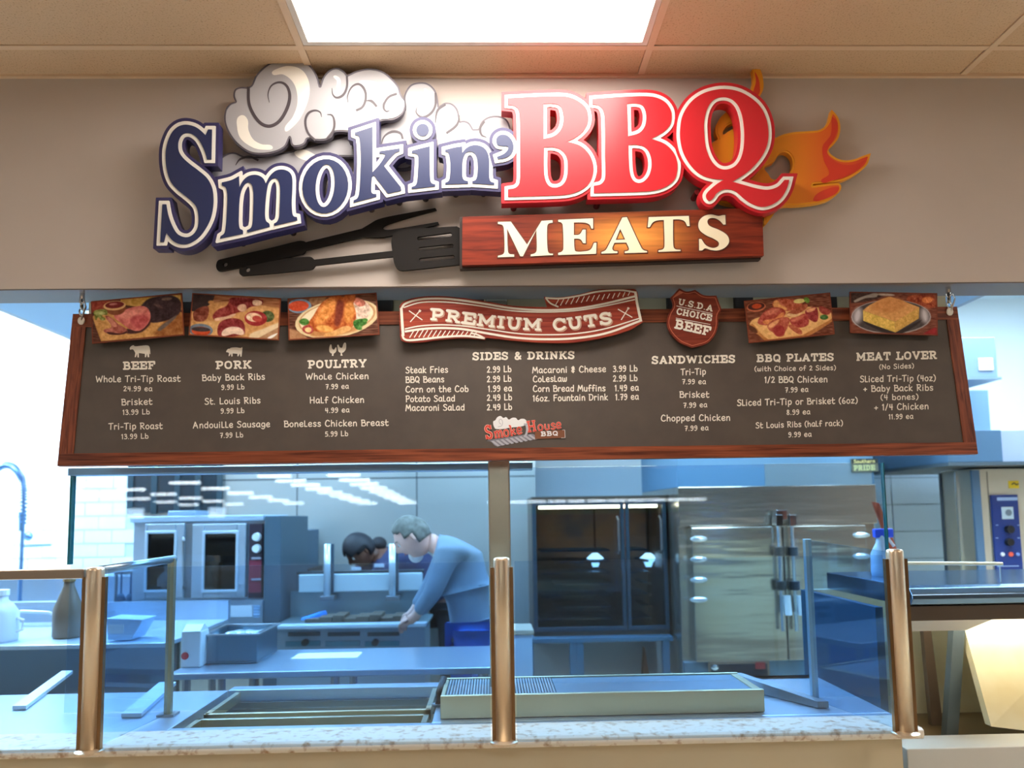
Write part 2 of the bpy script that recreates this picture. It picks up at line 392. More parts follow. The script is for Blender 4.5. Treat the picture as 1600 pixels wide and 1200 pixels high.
struct('wall_side_left', wallm, MB().box(WX0-.1, WX0, -3.5, 2.95, 0, 3.6))
struct('wall_side_right', wallm, MB().box(WX1, WX1+.1, -3.5, 2.95, 0, 3.6))
# painted block wall right of the smoker
bxa, bxb, _, _ = BX(1380, 930, 1478, 720, 6.0)
bw = struct('wall_block', mat('mortar_blue', (128,152,170), .8), MB().box(bxa-.9, bxb, 6.02, 6.2, 0, 3.0))
bme = MB().box(-.198, .198, -.02, 0, -.0985, .0985).mesh('wall_block'); bme.materials.append(mat('painted_block', (186,206,222), .55, bump=.3, bscale=60))
for r in range(14):
    for c in range(3):
        x = bxb-.2-c*.405-(.0 if r % 2 else .0); 
        w = x-(.2 if r % 2 else 0)
        o = bpy.data.objects.new('block', bme); COL.objects.link(o); o.parent = bw; o.location = (x, 6.02, .11+r*.2035)
# hood canopy over the cooking line, unseen lamp panels added under it to light the kitchen
hz = 2.62
ca = empty('exhaust_canopy', (0, 4.6, hz), 'large pale blue steel canopy hood over the cooking line', 'range hood')
MB().box(-2.34, 2.36, 3.25, 6.38, hz, hz+.04).build('canopy_panel', mat('canopy_steel', (128,160,186), .5, .3), ca)
MB().box(-2.34, 2.36, 3.22, 3.25, hz, hz+.55).build('canopy_front', steeld, ca)
MB().box(-2.37, -2.34, 3.22, 6.38, hz, hz+.55).build('canopy_side', steeld, ca); MB().box(2.36, 2.39, 3.22, 6.38, hz, hz+.55).build('canopy_side', steeld, ca)
kl = mat('kitchen_glow', (188,226,250), .5, emit=E_KITCHEN); klw = mat('kitchen_glow_left', (212,238,255), .5, emit=E_KITCHEN*1.15)
def klight(x, y, z, w, d, m, label, grp=None):
    t = empty('ceiling_light', (x, y, z), label, 'ceiling light', grp)
    MB().box(x-w/2, x+w/2, y-d/2, y+d/2, z-.012, z-.006).build('diffuser', m, t)
    MB().box(x-w/2-.03, x+w/2+.03, y-d/2-.03, y+d/2+.03, z-.006, z).build('frame', white, t)
for k, (x, y) in enumerate(((-1.5, 4.0), (0, 4.0), (1.5, 4.0), (-1.5, 5.3), (0, 5.3), (1.5, 5.3))):
    klight(x, y, hz, .9, .3, kl, 'unseen lamp panel added under the canopy to light the kitchen', 'added canopy lamps')
for x, y in ((-3.6, 4.2), (-4.6, 5.4), (-3.3, 5.6)): klight(x, y, 3.59, 1.2, .6, klw, 'bright panel lamp over the white tiled wall, out of frame', 'lamps over the tiled wall')
for x, y in ((3.4, 4.2), (4.6, 5.6)): klight(x, y, 3.59, 1.2, .6, klw, 'bright panel lamp over the right hand kitchen corner', 'lamps in the right kitchen corner')

# beige header rail with dark brackets seen in the gap above the menu board
hx0, hx1 = at(143, 480, 3.02).x, at(1474, 480, 3.02).x; zr = at(800, 486, 3.02).z
hr = empty('shutter_rail', ((hx0+hx1)/2, 3.02, zr), 'beige horizontal rail with dark brackets above the menu board', 'rail')
MB().box(hx0, hx1, 3.0, 3.06, zr-.055, zr+.055).build('rail', mat('beige_rail', (205,188,150), .5), hr)
MB().box(hx0, hx1, 2.98, 3.06, zr+.055, zr+.16).build('housing', mat('rail_housing', (100,84,70), .6), hr)
for px in (290, 442, 600, 742, 965, 1055, 1160, 1290):
    a = at(px, 480, 3.0); MB().box(a.x-.035, a.x+.035, 2.975, 3.0, zr-.07, zr+.06).build('bracket', mat('bracket', (52,42,36), .5), hr)

klight(2.72, 4.3, 3.59, .55, 1.6, klw, 'unseen narrow lamp panel right of the canopy hood, added for the block wall')  # unseen panel added to brighten the block wall
klight(-.9, 3.1, 3.3, 1.6, .12, kl, 'slim lamp panel left, between the bulkhead and the canopy hood'); klight(1.2, 3.1, 3.3, 1.6, .12, kl, 'slim lamp panel right, between the bulkhead and the canopy hood')
# ================================================================== the sign
def standoff(parent, px, py, Yf, r=.011, m=None):
    a = at(px, py, Yf); MB().tube([(a.x, Yf, a.z), (a.x, 2.779, a.z)], r, 10).build('standoff', m or mat('standoff', (58,48,46), .5), parent)
def letter(word, name, loops, Y, thick, mats, w=(5.6, 10.6), label=None):
    """face (traced) on a white layer on a thick cut-out plate"""
    pl = slabpart('letter_plate', iso(loops, w[1]), Y, thick, mats[0], word)
    ol = slabpart('letter_outline', iso(loops, w[0]), Y-.003, .003, mats[1], pl)
    fc = slabpart('letter_face', loops, Y-.0055, .0025, mats[2], pl)
    pl['label'] = label; return pl
YL = 2.675
navyp = mat('navy_plate', (52,48,92), .4); navyf = mat('navy_face', (38,48,88), .35); whf = mat('letter_white', (240,236,228), .4)
z7 = lambda p: smooth(zc(p, 220, 170, 5.217)); z8 = lambda p: smooth(zc(p, 500, 160, 5.0)); z3 = lambda p: smooth(zc(p, 760, 80, 4.706)); z4 = lambda p: smooth(zc(p, 1020, 80, 4.444))
z1 = lambda p, c=True: smooth(zc(p, 220, 70, 4.0), closed=c); z2 = lambda p, c=True: smooth(zc(p, 500, 70, 4.0), closed=c)
z5 = lambda p: smooth(zc(p, 320, 300, 3.81)); z6 = lambda p: smooth(zc(p, 700, 310, 3.077))
S = z7([(548,168,1),(580,168,1),(575,412,1),(540,412,1),(527,365),(505,310),(470,250),(430,213),(388,197),(345,205),(315,240),(303,295),(312,350),(345,400),(400,450),(470,503),(540,565),(580,640),(592,720),(588,810),(570,890),(532,970),(480,1040),(420,1085),(365,1103),(310,1100),(260,1075),(225,1035),(207,1010,1),(188,1085,1),(158,1085,1),(175,778,1),(207,778,1),(222,860),(250,940),(290,1010),(335,1040),(385,1045),(430,1020),(460,975),(470,920),(468,860),(452,800),(415,755),(360,708),(300,660),(250,605),(222,540),(207,470),(202,400),(205,330),(222,260),(255,190),(300,147),(350,130),(400,133),(450,150),(492,180),(528,215,1)])
m_ = z7([(660,600,1),(740,580),(800,548,1),(803,640,1),(830,590),(870,552),(920,538),(965,545),(1000,570),(1018,608,1),(1050,550),(1090,510),(1130,495),(1175,498),(1215,520),(1233,560),(1235,640),(1230,760),(1235,850),(1247,876),(1272,882,1),(1275,908,1),(1088,952,1),(1086,935,1),(1110,920),(1125,885),(1130,820),(1135,700),(1132,620),(1118,580),(1095,565),(1065,575),(1040,610),(1025,680),(1015,780),(1012,870),(1022,915),(1046,935),(1050,960,1),(870,1008,1),(865,990,1),(897,970),(910,930),(915,850),(918,720),(912,640),(895,608),(870,600),(840,625),(815,680),(803,760),(799,850),(798,930),(807,975),(830,990),(832,1018,1),(645,1058,1),(650,1038,1),(680,1015),(692,960),(700,850),(705,740),(703,680),(690,640),(662,625,1)])
o_ = [circle(220+1153/4, 70+883/4, 143/4, 170/4, math.radians(8)), circle(220+1152/4, 70+880/4, 59/4, 134/4, math.radians(5))]
k_ = z8([(272,235,1),(340,213),(410,190,1),(410,545,1),(460,490),(498,435),(507,410),(490,400),(463,400,1),(465,382,1),(622,358,1),(622,380,1),(585,398),(545,440),(500,495,1),(632,662,1),(635,688,1),(530,712,1),(432,585),(420,570),(405,585,1),(400,690),(412,712),(440,715,1),(440,736,1),(262,783,1),(262,765,1),(290,750),(304,715),(314,600),(318,430),(312,310),(300,264),(272,252,1)])
i_ = [z8([(717,378,1),(790,358),(858,342,1),(858,480),(860,590),(870,628),(900,640,1),(900,655,1),(716,676,1),(716,660,1),(745,648),(758,618),(765,540),(768,440),(757,405),(717,394,1)]), circle(500+802/5, 160+215/5, 49/5)]
n_ = z8([(978,370,1),(1050,352),(1110,343,1),(1112,392,1),(1145,355),(1190,335),(1245,337),(1290,362),(1315,410),(1322,480),(1322,575),(1332,615),(1362,628,1),(1362,643,1),(1190,632,1),(1190,615,1),(1215,605),(1228,570),(1232,500),(1224,430),(1200,392),(1168,384),(1135,400),(1116,450),(1112,520),(1113,580),(1125,605),(1155,615,1),(1158,634,1),(978,640,1),(978,628,1),(1005,612),(1015,570),(1018,480),(1010,420),(1000,392),(978,385,1)])
ap = z8([(1376,302),(1387,268),(1425,250),(1468,262),(1500,300),(1512,350),(1495,402),(1450,432),(1388,444,1),(1383,425,1),(1435,402),(1465,372),(1468,345),(1430,340),(1390,332)])
sm = empty('smokin_lettering', at(520, 400, YL), "navy and white cut-out letters reading Smokin' on the wall", 'sign letters')
nm = (navyp, whf, navyf)
letter(sm, 'S', [S], YL, .045, nm, label='tall capital S of the navy word'); letter(sm, 'm', [m_], YL+.002, .045, nm, label='letter m of the navy word')
letter(sm, 'o', o_, YL+.001, .045, nm, label='letter o of the navy word'); letter(sm, 'k', [k_], YL+.003, .045, nm, label='letter k of the navy word')
letter(sm, 'i', i_, YL+.0015, .045, nm, label='letter i of the navy word with round dot'); letter(sm, 'n', [n_], YL+.0035, .045, nm, label='letter n of the navy word'); letter(sm, 'a', [ap], YL-.001, .045, nm, label='apostrophe after the navy word')
for px, py in ((268,372),(300,380),(372,372),(452,355),(510,337),(577,318),(621,307),(663,301),(711,294),(755,293),(790,250)): standoff(sm, px, py, YL+.045)
redp = mat('red_plate', (196,32,44), .35); redf = mat('red_face', (205,38,48), .32)
B1 = [z3([(158,345,1),(350,335),(520,330),(605,337),(675,367),(728,412),(748,470),(742,540),(700,600),(640,643),(592,663,1),(690,695),(750,750),(782,820),(786,895),(755,970),(695,1020),(610,1050),(500,1060),(158,1070,1),(158,1015,1),(215,1003),(243,965),(247,800),(245,500),(235,432),(205,402),(158,395,1)]),
      z3([(420,388,1),(485,385),(540,402),(562,450),(565,520),(545,580),(500,622),(420,645,1)]), z3([(424,706,1),(495,706),(552,728),(590,780),(598,850),(590,930),(562,980),(510,1002),(462,990),(434,945),(424,880)])]
B2 = [z3([(780,350,1),(1000,335),(1150,330),(1240,338),(1310,370),(1350,420),(1362,470),(1350,540),(1300,595),(1212,643,1),(1310,680),(1370,735),(1400,800),(1404,870),(1385,940),(1330,990),(1250,1020),(1150,1032),(790,1042,1),(790,990,1),(845,975),(872,930),(872,780),(870,520),(860,440),(830,402),(780,390,1)]),
      z3([(1035,386,1),(1095,383),(1145,397),(1170,440),(1175,500),(1160,560),(1120,602),(1042,625,1)]), z3([(1045,688,1),(1110,688),(1165,705),(1200,750),(1215,820),(1205,890),(1175,942),(1130,968),(1085,955),(1058,905),(1048,810)])]
Q = [z4([(497,262),(600,280),(690,330),(750,390),(788,470),(803,560),(795,645),(760,725),(700,800),(640,852),(552,906,1),(640,930),(720,952),(800,962),(870,940),(915,893,1),(948,893,1),(930,955),(890,1020),(830,1063),(760,1080),(690,1060),(630,1020),(585,980),(540,960),(490,960),(445,985),(415,1025),(392,1037),(373,1022),(372,992),(405,955),(450,918),(497,890,1),(420,885),(340,860),(270,800),(215,710),(192,620),(190,540),(205,450),(250,370),(310,315),(390,278)]),
     z4([(498,318),(560,340),(605,400),(630,500),(635,620),(620,720),(580,790),(518,820),(460,812),(410,765),(372,680),(358,580),(358,480),(382,390),(430,332)])]
bq = empty('barbecue_lettering', at(1000, 320, YL), 'big red and white cut-out letters reading BBQ on the wall', 'sign letters')
rm = (redp, whf, redf)
letter(bq, 'B', B1, YL-.002, .045, rm, (5.2, 10.2), 'left capital B in red'); letter(bq, 'B', B2, YL+.0005, .045, rm, (5.2, 10.2), 'middle capital B in red'); letter(bq, 'Q', Q, YL-.0035, .045, rm, (5.2, 10.2), 'capital Q with a curling tail in red')
for px, py in ((803,316),(935,313),(1090,300),(1010,300)): standoff(bq, px, py, YL+.045, m=mat('red_standoff', (130,30,34), .5))
# ---- smoke
cl_f = mat('smoke_grey', (168,166,170), .45); cl_edge = mat('smoke_edge', (92,86,96), .5); cl_hi = mat('smoke_highlight', (236,230,220), .45); cl_sw = mat('smoke_swirl', (70,62,68), .5)
cloudF = z1([(590,355,1),(578,320),(587,280),(620,264),(670,265,1),(692,250),(720,190),(780,130),(860,90),(940,76),(1010,90),(1070,140),(1105,200),(1120,258,1),(1140,200),(1180,157),(1225,143),(1270,165),(1290,190,1),(1350,162),(1430,148),(1510,165),(1570,210),(1612,262),(1625,305),(1645,345),(1650,395),(1628,440),(1580,468),(1500,478),(1420,540),(1300,545),(1212,547),(1190,580),(1150,597),(1090,597),(1045,588),(1025,618),(985,637),(945,630),(930,580,1),(900,640),(840,672),(760,685),(680,675),(605,625),(550,555),(522,480),(527,410),(555,370)])
cloudB = z1([(430,850),(440,790),(470,740),(520,690),(580,672),(660,700),(800,690),(1000,650),(1300,560),(1500,500),(1640,420),(1645,320),(1680,255),(1730,235),(1790,240),(1838,280),(1858,345),(1862,385,1),(1900,362),(1945,368),(1980,405),(1996,478,1),(2020,475),(2052,488),(2078,527,1),(2110,525,1),(2130,480),(2175,450),(2240,445),(2290,470),(2312,530),(2310,600),(2200,650),(1980,655),(1850,640),(1760,690),(1690,765),(1600,775),(1500,720),(1300,700),(1150,720),(1100,830),(900,860),(700,900),(500,960)])
def cloud(name, lp, Y, label):
    o = slabpart(name, [lp], Y, .02, cl_edge, None); tag(o, label, 'smoke panel')
    slabpart('printed_face', iso([lp], -2.6), Y-.002, .002, cl_f, o); return o
cb = cloud('smoke_cloud', cloudB, 2.738, 'lower grey smoke panel peeping out behind the navy letters'); cf = cloud('smoke_cloud', cloudF, 2.704, 'large curling pale grey smoke panel above the navy letters')
def swirl(par, pts, Y, w=3.0, z=z1): slabpart('swirl_line', [ribbon(z(pts, False), .8, w*1.25, w*1.1)], Y, .0008, cl_sw, par)
YF = 2.701
swirl(cf, [(803,360),(795,310),(812,260),(850,236),(892,240),(922,275),(930,335),(908,410),(862,480),(805,508),(750,490),(702,430),(675,360),(672,262)], YF, 4.2)
for p in ([(1195,270),(1200,310),(1225,330),(1265,312),(1288,262),(1288,195)], [(1130,450),(1120,420),(1085,410),(1045,430),(1028,480),(1045,550),(1090,597)], [(1165,435),(1195,440),(1210,485),(1202,535),(1165,585)],
          [(1295,360),(1292,320),(1320,262),(1365,246),(1400,285),(1405,340),(1385,388),(1345,410)], [(1555,410),(1535,415),(1518,395),(1522,365),(1550,325),(1600,305)], [(1405,350),(1440,350),(1475,385)]): swirl(cf, p, YF)
def hi(par, pts, Y, z=z1): slabpart('highlight', [z(pts)], Y, .0006, cl_hi, par)
hi(cf, [(820,180),(870,143),(940,133),(1010,160),(1050,230),(1052,320),(1012,430),(965,498),(900,535),(950,450),(978,370),(972,280),(940,220),(888,185)], YF+.0004)
hi(cf, [(600,500),(606,455),(640,440),(668,470),(672,530),(702,590),(750,620),(825,640),(760,655),(690,637),(620,580)], YF+.0004)
hi(cf, [(1205,195),(1240,205),(1250,240),(1230,275),(1225,225)], YF+.0004)
hi(cf, [(1365,235),(1420,224),(1490,240),(1545,292),(1552,330),(1518,355),(1490,385),(1465,330),(1425,270)], YF+.0004)
hi(cf, [(1340,432),(1450,430),(1510,440),(1600,400),(1635,340),(1632,420),(1570,456),(1500,462)], YF+.0004)
YBk = 2.735
for p in ([(1725,390),(1722,425),(1760,452),(1810,430),(1840,380),(1842,300)], [(1840,490),(1855,410),(1905,372)], [(1992,440),(1975,500),(1910,552)], [(2160,577),(2130,562),(2122,520),(2148,478)],
          [(1500,640),(1520,575),(1570,543),(1622,552),(1637,587)], [(592,752),(620,715),(680,700),(735,722)]): swirl(cb, p, YBk)
hi(cb, [(1770,275),(1800,290),(1812,330),(1790,370),(1785,320)], YBk+.0004); hi(cb, [(960,680),(1020,655),(1110,700),(1180,740),(1060,730)], YBk+.0004); hi(cb, [(1320,655),(1450,640),(1440,665),(1350,668)], YBk+.0004)
for px, py in ((400,170),(480,180),(600,150)): standoff(cf, px, py, 2.723)
for px, py in ((430,265),(660,180),(760,215)): standoff(cb, px, py, 2.757)
# ---- flames
def grad(name, x0, x1, stops):
    m = bpy.data.materials.new(name); m.use_nodes = True; nt = m.node_tree; b = nt.nodes['Principled BSDF']; b.inputs['Roughness'].default_value = .4
    tc = nt.nodes.new('ShaderNodeTexCoord'); sx = nt.nodes.new('ShaderNodeSeparateXYZ'); mr = nt.nodes.new('ShaderNodeMapRange'); r = nt.nodes.new('ShaderNodeValToRGB')
    nt.links.new(tc.outputs['Object'], sx.inputs[0]); nt.links.new(sx.outputs[0], mr.inputs[0]); mr.inputs[1].default_value = x0; mr.inputs[2].default_value = x1
    nt.links.new(mr.outputs[0], r.inputs[0]); nt.links.new(r.outputs[0], b.inputs['Base Color'])
    r.color_ramp.elements[0].position = stops[0][0]; r.color_ramp.elements[0].color = lin(stops[0][1]); r.color_ramp.elements[1].position = stops[-1][0]; r.color_ramp.elements[1].color = lin(stops[-1][1])
    for p, c in stops[1:-1]: e = r.color_ramp.elements.new(p); e.color = lin(c)
    return m
YFl = 2.735
flame = [z4([(668,60,1),(715,85),(752,140),(768,210),(765,270),(740,330),(760,500),(800,600),(845,603),(900,580),(980,562),(1080,555),(1150,548),(1192,525),(1222,480),(1243,405,1),(1287,460),(1302,530),(1290,600),(1255,650),(1222,690),(1268,738),(1330,757),(1400,750),(1455,728),(1514,708,1),(1490,785),(1425,845),(1340,890),(1288,905),(1115,922,1),(1110,934,1),(1285,916),(1308,935),(1300,972),(1260,1010),(1200,1040),(1100,1060),(1000,1070),(905,1075),(850,1120),(805,1180),(775,1205),(770,1140),(640,1080),(470,1045),(440,980),(400,800),(405,650),(452,610,1),(435,560),(442,510),(480,450),(545,405),(640,400),(680,330),(690,250),(700,190),(690,120)]),
         z4([(775,812),(800,790),(842,768),(872,722),(905,702),(945,715),(970,760),(965,820),(930,862),(880,885),(830,888),(800,850)]), z4([(487,575),(505,530),(540,505),(582,500),(560,535),(520,560)])]
xa, xb = at(1110, 230, YFl).x, at(1360, 230, YFl).x
fl = slabpart('flame_panel', flame, YFl, .025, mat('flame_rim', (246,166,40), .4), None); tag(fl, 'orange and yellow cut-out flame panel behind the red letter Q', 'flame panel')
slabpart('printed_face', iso(flame, -3.2), YFl-.002, .002, grad('flame_print', xa, xb, [(0, (250,172,38)), (.42, (244,160,38)), (.7, (238,110,40)), (1, (228,62,42))]), fl)
redfl = grad('flame_red', xa, xb, [(0, (222,70,40)), (1, (226,60,42))])
for p in ([(708,140,1),(730,180),(742,230),(736,300),(700,290),(716,215)], [(1243,455,1),(1275,480),(1283,540),(1258,610),(1212,690),(1225,732),(1300,780),(1390,788),(1478,755,1),(1430,815),(1340,868),(1250,896),(1170,905),(1225,850),(1190,760),(1180,660),(1235,580)], [(1130,1000),(1200,960),(1290,945),(1275,985),(1200,1022),(1120,1040)]):
    slabpart('flame_tongue', [z4(p)], YFl-.003, .001, redfl, fl)
for px, py in ((1290,220),(1180,110),(1300,300)): standoff(fl, px, py, 2.759)
# ---- fork and spatula
tm = mat('tool_black', (28,24,22), .65, spec=.2)
fork = [z5([(68,430),(78,408),(100,399),(400,330),(555,292),(585,292),(602,298,1),(935,218,1),(985,188),(1025,165),(1100,145),(1372,95,1),(1380,106,1),(1200,155),(1110,182),(1068,200),(1060,213),(1075,224),(1120,222),(1388,178,1),(1394,190,1),(1270,222),(1150,250),(1060,268),(940,268,1),(602,345,1),(588,364),(565,371),(480,392),(300,430),(105,468),(78,467),(68,450)]), circle(320+121/3.81, 300+430/3.81, 3.6)]
fo = slabpart('grill_fork', fork, 2.760, .012, tm, None); tag(fo, 'black cut-out two-pronged barbecue fork above the spatula', 'fork')
spat = [z5([(205,468),(210,452),(235,446),(480,396),(610,385),(635,388),(652,402,1),(1116,350,1),(1110,300),(1117,262),(1140,235),(1190,222),(1500,204,1),(1522,216,1),(1532,430,1),(1182,467),(1148,458),(1128,425),(1120,384,1),(658,436,1),(640,456),(610,463),(225,497),(208,488)]), circle(320+256/3.81, 300+462/3.81, 3.6)]
for (xa_, ya, xb_, yb) in ((1275,277,1460,253),(1281,340,1470,320),(1286,404,1476,386)):
    a = (320+xa_/3.81, 300+ya/3.81); b = (320+xb_/3.81, 300+yb/3.81); an = math.atan2(b[1]-a[1], b[0]-a[0])
    spat.append([(a[0]+3*math.cos(an+math.pi/2+q), a[1]+3*math.sin(an+math.pi/2+q)) for q in [math.pi*k/6 for k in range(7)]]+[(b[0]+3*math.cos(an-math.pi/2+q), b[1]+3*math.sin(an-math.pi/2+q)) for q in [math.pi*k/6 for k in range(7)]])
sp = slabpart('grill_spatula', spat, 2.746, .012, tm, None); tag(sp, 'black cut-out slotted barbecue spatula left of the MEATS plaque', 'spatula')
for px, py in ((400,404),(560,364)): standoff(fo, px, py, 2.771, .006)
for px, py in ((440,408),(655,400)): standoff(sp, px, py, 2.757, .006)
# ---- MEATS plaque
YP = 2.70
pq = [(722.7,338.6),(1191,324.6),(1193.5,399.4),(722,414.6)]
pe = empty('meats_plaque', at(957, 414, YP), 'brown wood-look plaque with cream letters reading MEATS', 'plaque')
cc = at(985, 372, YP)
slabpart('back_block', [[(718,339),(1186,326),(1189,405),(718.5,420)]], YP+.02, .03, mat('plaque_block', (48,34,28), .6), pe)
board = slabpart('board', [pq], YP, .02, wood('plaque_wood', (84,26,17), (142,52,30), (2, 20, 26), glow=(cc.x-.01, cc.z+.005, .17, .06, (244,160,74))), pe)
crm = mat('meats_cream', (240,226,196), .45); brn = mat('meats_outline', (92,40,22), .5)
ME = {'M': [[(240,113,1),(302,112,1),(380,222,1),(450,108,1),(502,105,1),(503,116,1),(482,122),(476,145),(478,240),(485,262),(505,266,1),(505,272,1),(398,278,1),(398,270,1),(420,262),(427,245),(425,150,1),(360,278,1),(348,278,1),(284,145,1),(287,240),(293,265),(318,270,1),(318,280,1),(240,283,1),(240,276,1),(265,268),(272,250),(269,150),(262,128),(240,122,1)]],
 'E': [[(530,103,1),(697,96,1),(698,145,1),(690,145,1),(680,125),(655,116),(605,115,1),(605,176,1),(632,173),(648,150,1),(662,150,1),(662,215,1),(650,215,1),(636,196),(606,193,1),(608,240),(614,254),(650,255),(685,246),(702,214,1),(714,213,1),(712,266,1),(530,272,1),(530,262,1),(548,255),(555,240),(552,130),(545,116),(530,112,1)]],
 'A': [[(838,92,1),(860,90,1),(930,238),(943,250),(957,253,1),(957,260,1),(850,263,1),(850,255,1),(867,250),(870,240),(858,212,1),(800,213,1),(790,240),(797,252),(815,255,1),(815,263,1),(738,265,1),(738,258,1),(756,250),(768,232)], [(828,145,1),(852,198,1),(806,200,1)]],
 'T': [[(965,90,1),(1158,84,1),(1162,133,1),(1150,133,1),(1138,110),(1115,101),(1082,101,1),(1083,220),(1090,242),(1118,247,1),(1118,253,1),(1012,257,1),(1012,250,1),(1035,243),(1041,225),(1038,104,1),(1005,106),(985,115),(970,138,1),(960,138,1)]],
 'S': [[(1322,80,1),(1333,80,1),(1335,125,1),(1325,126,1),(1305,106),(1280,94),(1256,97),(1247,112),(1258,132),(1300,150),(1340,175),(1352,205),(1337,232),(1303,249),(1265,248),(1237,240),(1222,250,1),(1208,250,1),(1207,195,1),(1218,195,1),(1240,225),(1272,238),(1298,230),(1302,212),(1280,195),(1238,175),(1208,148),(1206,113),(1226,88),(1262,77),(1300,84)]]}
for k, lps in ME.items():
    l = [z6(p) for p in lps]
    o = slabpart('letter_outline', iso(l, 1.6, .6), YP-.001, .001, brn, board); slabpart('letter', l, YP-.0022, .0012, crm, board)
# ================================================================== hanging menu board
TL_, TR_, BR_, BL_ = (108,493), (1500,478), (1521,708), (97,730)
TILT = math.radians(6.6); PN = Vector((0, -math.cos(TILT), math.sin(TILT))); P0 = at(800, 487, 2.84); DV = Vector((0, -math.sin(TILT), -math.cos(TILT)))
def bp(px, py, off=0.0):
    d = ray(px, py); p = P0 + PN*off; return EYE + d*((p-EYE).dot(PN)/d.dot(PN))
cs = [bp(*c) for c in (TL_, TR_, BR_, BL_)]
bx0 = (cs[0].x+cs[3].x)/2; bx1 = (cs[1].x+cs[2].x)/2
sv = lambda p: (p-P0).dot(DV)
s0 = (sv(cs[0])+sv(cs[1]))/2; s1 = (sv(cs[2])+sv(cs[3]))/2
def bq3(x, s, off): return Vector((x, 0, 0)) + Vector((0, P0.y, P0.z)) + DV*s + PN*off
def bslab(xa, xb, sa, sb, o0, o1):
    return MB().hexa([bq3(xa, sb, o0), bq3(xb, sb, o0), bq3(xb, sb, o1), bq3(xa, sb, o1), bq3(xa, sa, o0), bq3(xb, sa, o0), bq3(xb, sa, o1), bq3(xa, sa, o1)])
mbd = empty('menu_board', bq3((bx0+bx1)/2, s1, 0), 'long dark menu board in a reddish wood frame hanging over the counter', 'menu board')
fwid = .050
bslab(bx0+.01, bx1-.01, s0+.01, s1-.01, -.012, 0).build('chalk_panel', mat('chalkboard_brown', (74,64,58), .55, noise=((82,72,64), 12, .3, .7)), mbd)
wfh = wood('frame_wood', (78,34,20), (152,80,50), (1.6, 24, 40)); wfv = wood('frame_wood_upright', (78,34,20), (146,76,48), (40, 24, 1.6))
bslab(bx0, bx1, s0, s0+fwid, -.016, .004).build('frame_rail', wfh, mbd); bslab(bx0, bx1, s1-.043, s1, -.016, .004).build('frame_rail', wfh, mbd)
bslab(bx0, bx0+fwid, s0+fwid, s1-.043, -.016, .0045).build('frame_stile', wfv, mbd); bslab(bx1-fwid*.9, bx1, s0+fwid, s1-.043, -.016, .0045).build('frame_stile', wfv, mbd)
def bslabpart(name, loops, off, thick, m, parent, label=None):
    me = flatmesh(name, loops, lambda x, y: bp(x, y, off), (-PN*thick) if thick else None)
    o = link(name, me, m, parent)
    if label: o['label'] = label
    return o
